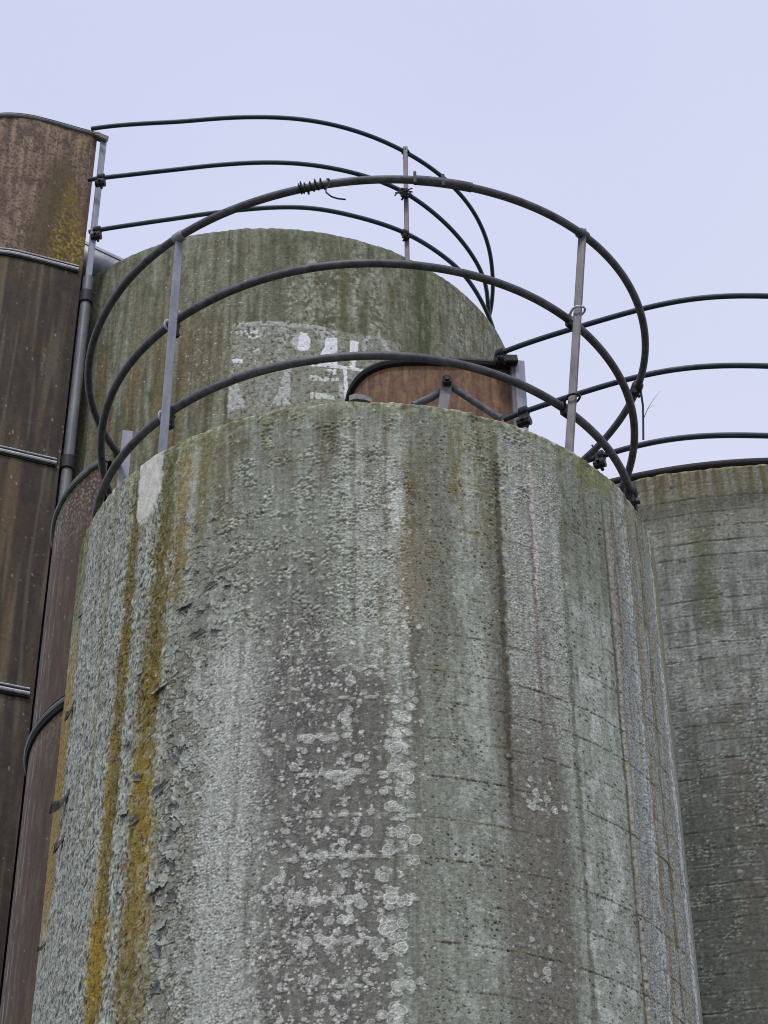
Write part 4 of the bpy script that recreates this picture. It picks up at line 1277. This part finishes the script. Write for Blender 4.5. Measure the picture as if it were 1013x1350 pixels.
def paint_cg():
    s, t = cg.s, cg.t
    n1 = pn(s / 6, t / 9, 501); vert = fbm(s / 6, t / 110, 3, 503); v2 = fbm(s / 16, t / 300, 2, 507); blot = fbm(s / 14, t / 22, 4, 511)
    fine = pn(s / 1.7, t / 1.9, 515); med = fbm(s / 4, t / 6, 3, 517)
    j1 = 1.29 / .0049
    C = np.empty(s.shape + (3,), F32); C[:] = (54, 47, 40)
    upper = sm(j1 + 1, j1 - 1, t)
    mixc(C, (104, 88, 77), upper)
    mixc(C, (74, 60, 53), upper * sm(-.15, .35, blot + .5 * vert) * .75)
    mixc(C, (134, 116, 104), upper * sm(.05, .4, -vert) * .55)
    mixc(C, (40, 33, 32), upper * sm(.12, .34, pn(s / 2.6, t / 4.2, 519) + .35 * blot) * .6)
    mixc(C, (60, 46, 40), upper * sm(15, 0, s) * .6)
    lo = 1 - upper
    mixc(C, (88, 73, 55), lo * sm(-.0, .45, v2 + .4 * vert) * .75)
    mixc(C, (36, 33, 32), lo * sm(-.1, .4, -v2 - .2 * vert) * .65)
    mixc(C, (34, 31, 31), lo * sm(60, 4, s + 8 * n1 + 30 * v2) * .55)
    mixc(C, (92, 90, 80), lo * sm(.2, .5, pn(s / 8, t / 170, 521)) * .5)
    s0, t0 = cg.find(55, 400)
    mixc(C, (112, 110, 100), np.exp(-((s - s0 + 2 * n1) / 9) ** 2) * sm(t0 - 45, t0 - 15, t) * sm(t0 + 110, t0 + 20, t) * .6)
    s0, t0 = cg.find(60, 470)
    mixc(C, (150, 150, 142), np.exp(-((s - s0 + n1) / 2.2) ** 2) * sm(t0 - 30, t0, t) * sm(t0 + 60, t0, t) * .6 * sm(-.3, .2, med))
    # yellow moss patch and the dark damp run above it
    sa, ta = cg.find(92, 320); sb, tb = cg.find(95, 235)
    q = np.clip((t - tb) / (ta - tb), 0, 1.3)
    cen = sb + (sa - sb) * q
    wd = 6 + 19 * q
    mk = sm(1.25, .5, np.abs(s - cen + 3 * n1) / wd) * sm(tb - 12, tb + 14, t) * sm(j1 - 1, j1 - 8, t)
    mixc(C, (62, 52, 34), sm(1.8, .6, np.abs(s - cen - 14 + 4 * n1) / (wd + 10)) * upper * sm(tb - 60, tb, t) * .75)
    mixc(C, (96, 82, 36), mk * sm(-.4, .2, med + .3 * blot) * .85)
    mixc(C, (138, 116, 34), mk * sm(0, .4, med + .3 * blot) * sm(ta - 70, ta, t) * .85)
    runs(C, s, t, 330, 46, [(40, 34, 33), (52, 42, 38), (34, 30, 30)], 951, (1.5, 8), (60, 230), 1.0, 10, (.35, .8))
    runs(C, s, t, 330, 50, [(40, 36, 34), (84, 72, 55), (92, 86, 74), (66, 56, 46)], 955, (2, 12), (80, 500), 0, 1200, (.12, .35))
    mixc(C, (74, 62, 49), lo * (.08 + .28 * sm(-.2, .3, blot)))
    sc, tc = cg.find(106, 185)
    mixc(C, (132, 108, 62), np.exp(-(((s - sc) / 5) ** 2 + ((t - tc - 6) / 14) ** 2)) * sm(-.2, .2, med) * .8)
    # white flecks
    rg = np.random.RandomState(33)
    sax = s[0]; tax = t[:, 0]
    for _ in range(1400):
        x, y = rg.uniform(0, 190), rg.uniform(0, 1400)
        r = rg.uniform(.4, 1.0); st = rg.choice([1, 1, 1, 3.5])
        J, I = stamp(sax, tax, x, y, r * 1.3 * st)
        if J.stop - J.start < 1 or I.stop - I.start < 1: continue
        dd = np.sqrt((sax[I][None, :] - x) ** 2 + ((tax[J][:, None] - y) / st) ** 2) / r
        c = (150, 146, 138) if rg.rand() < .45 else (30, 26, 25)
        sub = C[J, I]; sub += (np.array(c, F32) - sub) * (sm(1.15, .5, dd) * .6)[..., None]
    C *= (1 + .05 * fine + .13 * med)[..., None]
    H = .25 * med + 1.2 * pn(s / 60, t / 160, 523)
    H += sm(14, 0, s) * -1.0
    return H, C


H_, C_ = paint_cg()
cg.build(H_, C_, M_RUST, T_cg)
cg.band(gh + 1.1, .016, M_POLE, T_cg, 'lip', .0)
cg.band(gh + 1.126, .010, M_BLACK, T_cg, 'lip_seal', -.008)
for z in (gh - .19, gh - 1.80, gh - 3.44, gh - 5.06, gh - 6.7):
    o = cg.band(z, .0115, M_ZINC, T_cg, 'joint_band', .012, 3)
    cg.band(z + .022, .0085, M_BLACK, o, 'seal', .006, 3)
    cg.band(z + .036, .006, M_ZINC, o, 'rim_strip', .004, 3)
    cg.band(z - .019, .007, M_BLACK, o, 'seal', .004, 3)
# round pole running down the free edge of the chute
pole = MB().tube([(gx, gy, GROUND), (gx, gy, gh - .22)], .034, 14).build('edge_pole', M_POLE, T_cg)
for z in (gh - .40, gh - 1.77):
    MB().tube([(gx, gy, z - .05), (gx, gy, z - .045), (gx, gy, z + .045), (gx, gy, z + .05)], .04, 14, rs=[.04, .046, .046, .04]).build('coupling', M_CLAMP, pole)
MB().bar((gx - .045, gy + .06, GROUND), (gx - .045, gy + .06, gh - .15), (1, 0, 0), .06, .03).build('edge_strip', M_BLACK, T_cg)  # black bar standing in for the shadow in the gap between chute and pole

# ---- chute of the front silo (rounded, hooped)
T_cm = thing('silo_chute', (-.6, 7.0, GROUND), 'rounded purple brown steel chute with hoops, squeezed behind the front pale silo', 'chute', G_CH)
ccx, ccy, cR = -.606, 7.02, .752
arc = []
for a in frange(math.radians(222), math.radians(92), 22):   # measured from +x, clockwise round the left side
    arc.append((ccx + cR * math.cos(a) if False else ccx - cR * math.cos(a - math.pi) * 1.0, ccy + cR * math.sin(a)))
arc = [(ccx + cR * math.cos(a), ccy + cR * math.sin(a)) for a in frange(math.radians(231), math.radians(92), 24)]
arc += [(-.40, 7.70), (-.26, 7.5), (-.22, 7.1)]
cm = Chute(arc, 300, 5.24, GROUND, 4.6, 900, .0026)


def paint_cm():
    s, t = cm.s, cm.t
    n1 = pn(s / 6, t / 9, 601); vert = fbm(s / 5, t / 130, 3, 603); fine = pn(s / 1.7, t / 1.9, 605); med = fbm(s / 4, t / 7, 3, 607); blot = fbm(s / 18, t / 60, 3, 609)
    C = np.empty(s.shape + (3,), F32); C[:] = (66, 54, 46)
    mixc(C, (52, 44, 39), sm(-.1, .4, vert) * .7)
    mixc(C, (82, 68, 57), sm(.1, .5, -vert) * .5)
    mixc(C, (92, 84, 62), sm(.0, .4, blot) * .35)
    sp_ = sm(.15, .4, pn(s / 3, t / 5, 611) + .3 * med) * sm(190, 20, t)
    mixc(C, (150, 147, 140), sp_ * .6)
    # chalky runs near the outline
    sL, tL = cm.find(60, 840)
    for off, w, k in ((-6, 4, .7), (8, 3, .45), (-26, 5, .5), (30, 3, .3), (55, 4, .3), (-50, 4, .3)):
        mixc(C, (150, 148, 142), np.exp(-((s - sL - off + 2 * n1) / w) ** 2) * sm(-.25, .3, pn(s / 4, t / 45, 613 + int(off))) * k)
    hz = 1.072 / .0026
    runs(C, s, t, 300, 60, [(44, 37, 35), (84, 66, 56), (58, 48, 42), (120, 112, 102)], 971, (1.5, 8), (80, 600), .4, 900, (.25, .65))
    below = sm(hz - 2, hz + 2, t) * sm(hz + 110, hz + 10, t)
    mixc(C, (104, 96, 82), below * sm(-.2, .3, med + vert) * .7)
    rg = np.random.RandomState(43); sax = s[0]; tax = t[:, 0]
    for _ in range(900):
        x, y = rg.uniform(0, 700), rg.uniform(0, 1700); r = rg.uniform(.6, 1.4); st = rg.choice([1, 1, 4])
        J, I = stamp(sax, tax, x, y, r * 1.3 * st)
        if J.stop - J.start < 1 or I.stop - I.start < 1: continue
        dd = np.sqrt((sax[I][None, :] - x) ** 2 + ((tax[J][:, None] - y) / st) ** 2) / r
        c = (156, 152, 146) if rg.rand() < .7 else (36, 30, 30)
        sub = C[J, I]; sub += (np.array(c, F32) - sub) * (sm(1.15, .5, dd) * .6)[..., None]
    C *= (1 + .05 * fine + .10 * med)[..., None]
    return .25 * med, C


H_, C_ = paint_cm()
cm.build(H_, C_, M_RUST, T_cm)
cm.band(5.24, .0125, M_POLE, T_cm, 'lip', .004)
cm.band(5.262, .009, M_GALVD, T_cm, 'lip_seal', .0)
for z in (4.166, 2.35):
    o = cm.band(z, .0125, M_POLE, T_cm, 'joint_band', .008)
    cm.band(z + .022, .008, M_BLACK, o, 'seal', .005)
    cm.band(z - .02, .008, M_BLACK, o, 'seal', .005)

# ---- chute of the right silo (short orange brown one)
T_cr = thing('silo_chute', (.2, 7.6, GROUND), 'orange brown steel chute with black lip, showing above the front silo rim', 'chute', G_CH)
arc = [(.572, 7.154), (.46, 7.138), (.357, 7.126), (.193, 7.120), (.09, 7.119), (-.01, 7.142), (-.085, 7.20), (-.128, 7.275), (-.152, 7.36), (-.168, 7.6), (-.12, 7.95), (-.04, 8.25), (-.02, 8.5)]
cc = Chute(arc, 260, rh + .87, GROUND, 2.2, 420, .0033)


def paint_cc():
    s, t = cc.s, cc.t
    vert = fbm(s / 5, t / 90, 3, 701); fine = pn(s / 1.7, t / 1.9, 705); med = fbm(s / 4, t / 7, 3, 707); blot = fbm(s / 20, t / 26, 3, 709)
    C = np.empty(s.shape + (3,), F32); C[:] = (92, 72, 60)
    mixc(C, (80, 56, 44), sm(-.05, .35, vert) * .75)
    mixc(C, (126, 98, 80), sm(.1, .45, -vert) * .5)
    mixc(C, (128, 100, 72), sm(.1, .4, blot) * .4)
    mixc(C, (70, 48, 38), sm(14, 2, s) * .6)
    mixc(C, (60, 44, 36), sm(.25, .45, pn(s / 4, t / 25, 711)) * .35)
    mixc(C, (92, 66, 52), sm(10, 0, t) * .5)
    runs(C, s, t, 260, 26, [(58, 42, 34), (48, 38, 33), (130, 100, 78)], 961, (1.2, 7), (30, 200), .8, 60, (.3, .7))
    C *= (1 + .07 * fine + .14 * med)[..., None]
    return .3 * med + .6 * pn(s / 40, t / 90, 713), C


H_, C_ = paint_cc()
cc.build(H_, C_, M_RUST, T_cr)
cc.band(rh + .872, .021, M_BLACK, T_cr, 'lip', .004)
cc.band(rh - .4, .014, M_ZINC, T_cr, 'joint_band', .01)
MB().bar((.578, 7.15, GROUND), (.578, 7.15, rh + .86), (1, .2, 0), .02, .05).build('edge_strip', M_GALVD, T_cr)

# ================================================================ small things
# bracket behind the front rim
b0 = at(585, 533, main.h + .09); b1 = at(590.5, 503, main.h + .205)
b1.y = b0.y + .01
t_br = thing('brace_bracket', (b0.x, b0.y, main.h - .11), 'grey flat bracket with a bolt and two dark braces, rising behind the front rim', 'bracket')
MB().bar(b0 - (b1 - b0) * 1.8, b1, (1, .1, 0), .036, .014).build('plate', M_GALVD, t_br)
bc = b0 + (b1 - b0) * .78
bp_ = MB().tube([bc + Vector((0, -.03, 0)), bc + Vector((0, -.02, 0)), bc + Vector((0, .03, 0))], .016, 10).tube([bc + Vector((0, -.036, 0)), bc + Vector((0, -.02, 0))], .009, 6)
bp_.build('bolt', M_CLAMP, t_br)
e1 = at(660, 552, main.h + .04); e1.y = max(e1.y, b0.y - .03)
MB().tube([bc + Vector((.01, .005, .0)), e1], .012, 10).build('brace', M_PIPE, t_br)
e2 = at(545, 535, main.h + .085)
MB().tube([bc + Vector((-.008, .012, -.01)), bc * .5 + e2 * .5 + Vector((0, 0, -.012)), e2], .013, 10).build('brace', M_PIPE, t_br)

# loose slab lying on the rim
p = at(476, 525, main.h + .016); p.y += .02
mb = MB()
rg = random.Random(4)
outl = [(-.036, -.02), (-.018, -.03), (.012, -.031), (.034, -.016), (.036, .012), (.01, .03), (-.024, .026)]
for dz, k in ((-.014, 1.0), (.004, 1.0), (.013, .62)):
    for x, y in outl:
        mb.v.append(p + Vector((x * k + rg.uniform(-.002, .002), y * k, dz + rg.uniform(-.002, .002) + .006 * (x < 0))))
n = len(outl)
for k in range(2):
    for i in range(n):
        mb.f.append((k * n + i, k * n + (i + 1) % n, (k + 1) * n + (i + 1) % n, (k + 1) * n + i))
mb.f.append(tuple(range(2 * n, 3 * n))); mb.f.append(tuple(reversed(range(n))))
tag(mb.build('concrete_chip', M_FLAKE, None, (p.x, p.y, p.z - .014), smooth=False), 'small grey concrete chip lying on the front silo rim', 'rubble')

# grey duct behind the end post of the green silo
da = at(104, 345, gh + .50); db = at(215, 397, gh + .06)
t_du = thing('blower_duct', (db.x, db.y, gh - .1), 'slanting pale grey sheet metal duct above the green silo roof', 'duct')
MB().tube([da - (db - da) * .2, da, db, db + Vector((.15, .2, -.12))], .15, 28).build('pipe', M_DUCT, t_du)
ax = (db - da).normalized()
sd = ax.cross(Vector((0, -.7, .7))).normalized(); up = sd.cross(ax)
MB().bar(da + Vector((0, -.135, .068)), db + Vector((0, -.135, .068)), up, .012, .008).build('seam', M_GALVD, t_du)

# cable and twigs on the right flank of the front railing
f = RINGS[0]; d = th_near(f, 841, 511, 70, 140); p = f(d)
cpts = [p + Vector((.012, -.005, -.01)), p + Vector((.014, -.01, -.10)), p + Vector((.008, -.012, -.19)), p + Vector((.002, -.012, -.27))]
tag(MB().tube(cpts, .0045, 6).build('hanging_cable', M_WIRE, None, tuple(cpts[-1])), 'thin dark cable hanging from a clamp at right of the nearest railing', 'cable')
tg = MB().tube([p + Vector((.01, -.012, -.17)), p + Vector((.03, -.012, -.12)), p + Vector((.055, -.012, -.075)), p + Vector((.085, -.012, -.03))], .002, 5, rs=[.0016, .0012, .0008, .0005])
tg.tube([p + Vector((.03, -.012, -.12)), p + Vector((.05, -.012, -.105)), p + Vector((.06, -.012, -.10))], .0006, 4)
tag(tg.build('twig', M_TWIG, None, tuple(p + Vector((.01, -.012, -.17)))), 'hair thin bare twig caught on the cable at right of the front railing', 'twig')
q = RR[2](-22.5)
tg = MB().tube([q + Vector((0, -.02, -.02)), q + Vector((.005, -.02, .03)), q + Vector((.02, -.02, .10))], .006, 6, rs=[.006, .005, .007])
tg.tube([q + Vector((.005, -.02, .02)), q + Vector((-.015, -.02, .05))], .004, 5)
tag(tg.build('twig', M_TWIG, None, tuple(q + Vector((0, -.02, -.02)))), 'short stubby twig sticking up at the left end of the right silo rim', 'twig')

# ================================================================ ground
mb = MB()
n = 24; ext = 260.0
for j in range(n + 1):
    for i in range(n + 1):
        mb.v.append(Vector(((i / n - .5) * ext, (j / n - .5) * ext + 10, GROUND - .002)))
for j in range(n):
    for i in range(n):
        a = j * (n + 1) + i
        mb.f.append((a, a + 1, a + n + 2, a + n + 1))
tag(mb.build('ground', M_GROUND, None, (0, 10, GROUND)), None, None, None, 'structure')

# ================================================================ daylight
SUN_EL, SUN_AZ = math.radians(58), math.radians(190)     # behind the camera, a little left
w = bpy.data.worlds.new('World'); scene.world = w
w.use_nodes = True
nt = w.node_tree; N = nt.nodes.new; L = nt.links.new
bg = nt.nodes['Background']
sky = N('ShaderNodeTexSky'); sky.sky_type = 'NISHITA'; sky.sun_disc = False
sky.sun_elevation = SUN_EL; sky.sun_rotation = SUN_AZ
tc = N('ShaderNodeTexCoord')
no = N('ShaderNodeTexNoise'); no.inputs['Scale'].default_value = 1.6; no.inputs['Detail'].default_value = 3; no.inputs['Roughness'].default_value = .45
L(tc.outputs['Generated'], no.inputs['Vector'])
ramp = N('ShaderNodeValToRGB')
ramp.color_ramp.elements[0].position = .35; ramp.color_ramp.elements[0].color = (6.2, 6.62, 9.0, 1)
ramp.color_ramp.elements[1].position = .66; ramp.color_ramp.elements[1].color = (7.25, 7.55, 9.4, 1)
L(no.outputs['Fac'], ramp.inputs['Fac'])
mx = N('ShaderNodeMix'); mx.data_type = 'RGBA'; mx.inputs['Factor'].default_value = .96
L(sky.outputs['Color'], mx.inputs['A']); L(ramp.outputs['Color'], mx.inputs['B'])
L(mx.outputs['Result'], bg.inputs['Color'])
bg.inputs['Strength'].default_value = 0.1
sd_ = bpy.data.lights.new('sun', 'SUN'); sd_.energy = 1.5; sd_.angle = math.radians(11); sd_.color = (1, .96, .9)
so = bpy.data.objects.new('sun', sd_); COL.objects.link(so)
dirv = Vector((math.sin(SUN_AZ) * math.cos(SUN_EL), math.cos(SUN_AZ) * math.cos(SUN_EL), math.sin(SUN_EL)))
so.rotation_euler = (-dirv).to_track_quat('-Z', 'Y').to_euler()
so.location = dirv * 60

scene.cycles.filter_width = 1.05
vs = scene.view_settings
vs.view_transform = 'Standard'; vs.look = 'None'; vs.exposure = 0; vs.gamma = 1; vs.use_curve_mapping = False
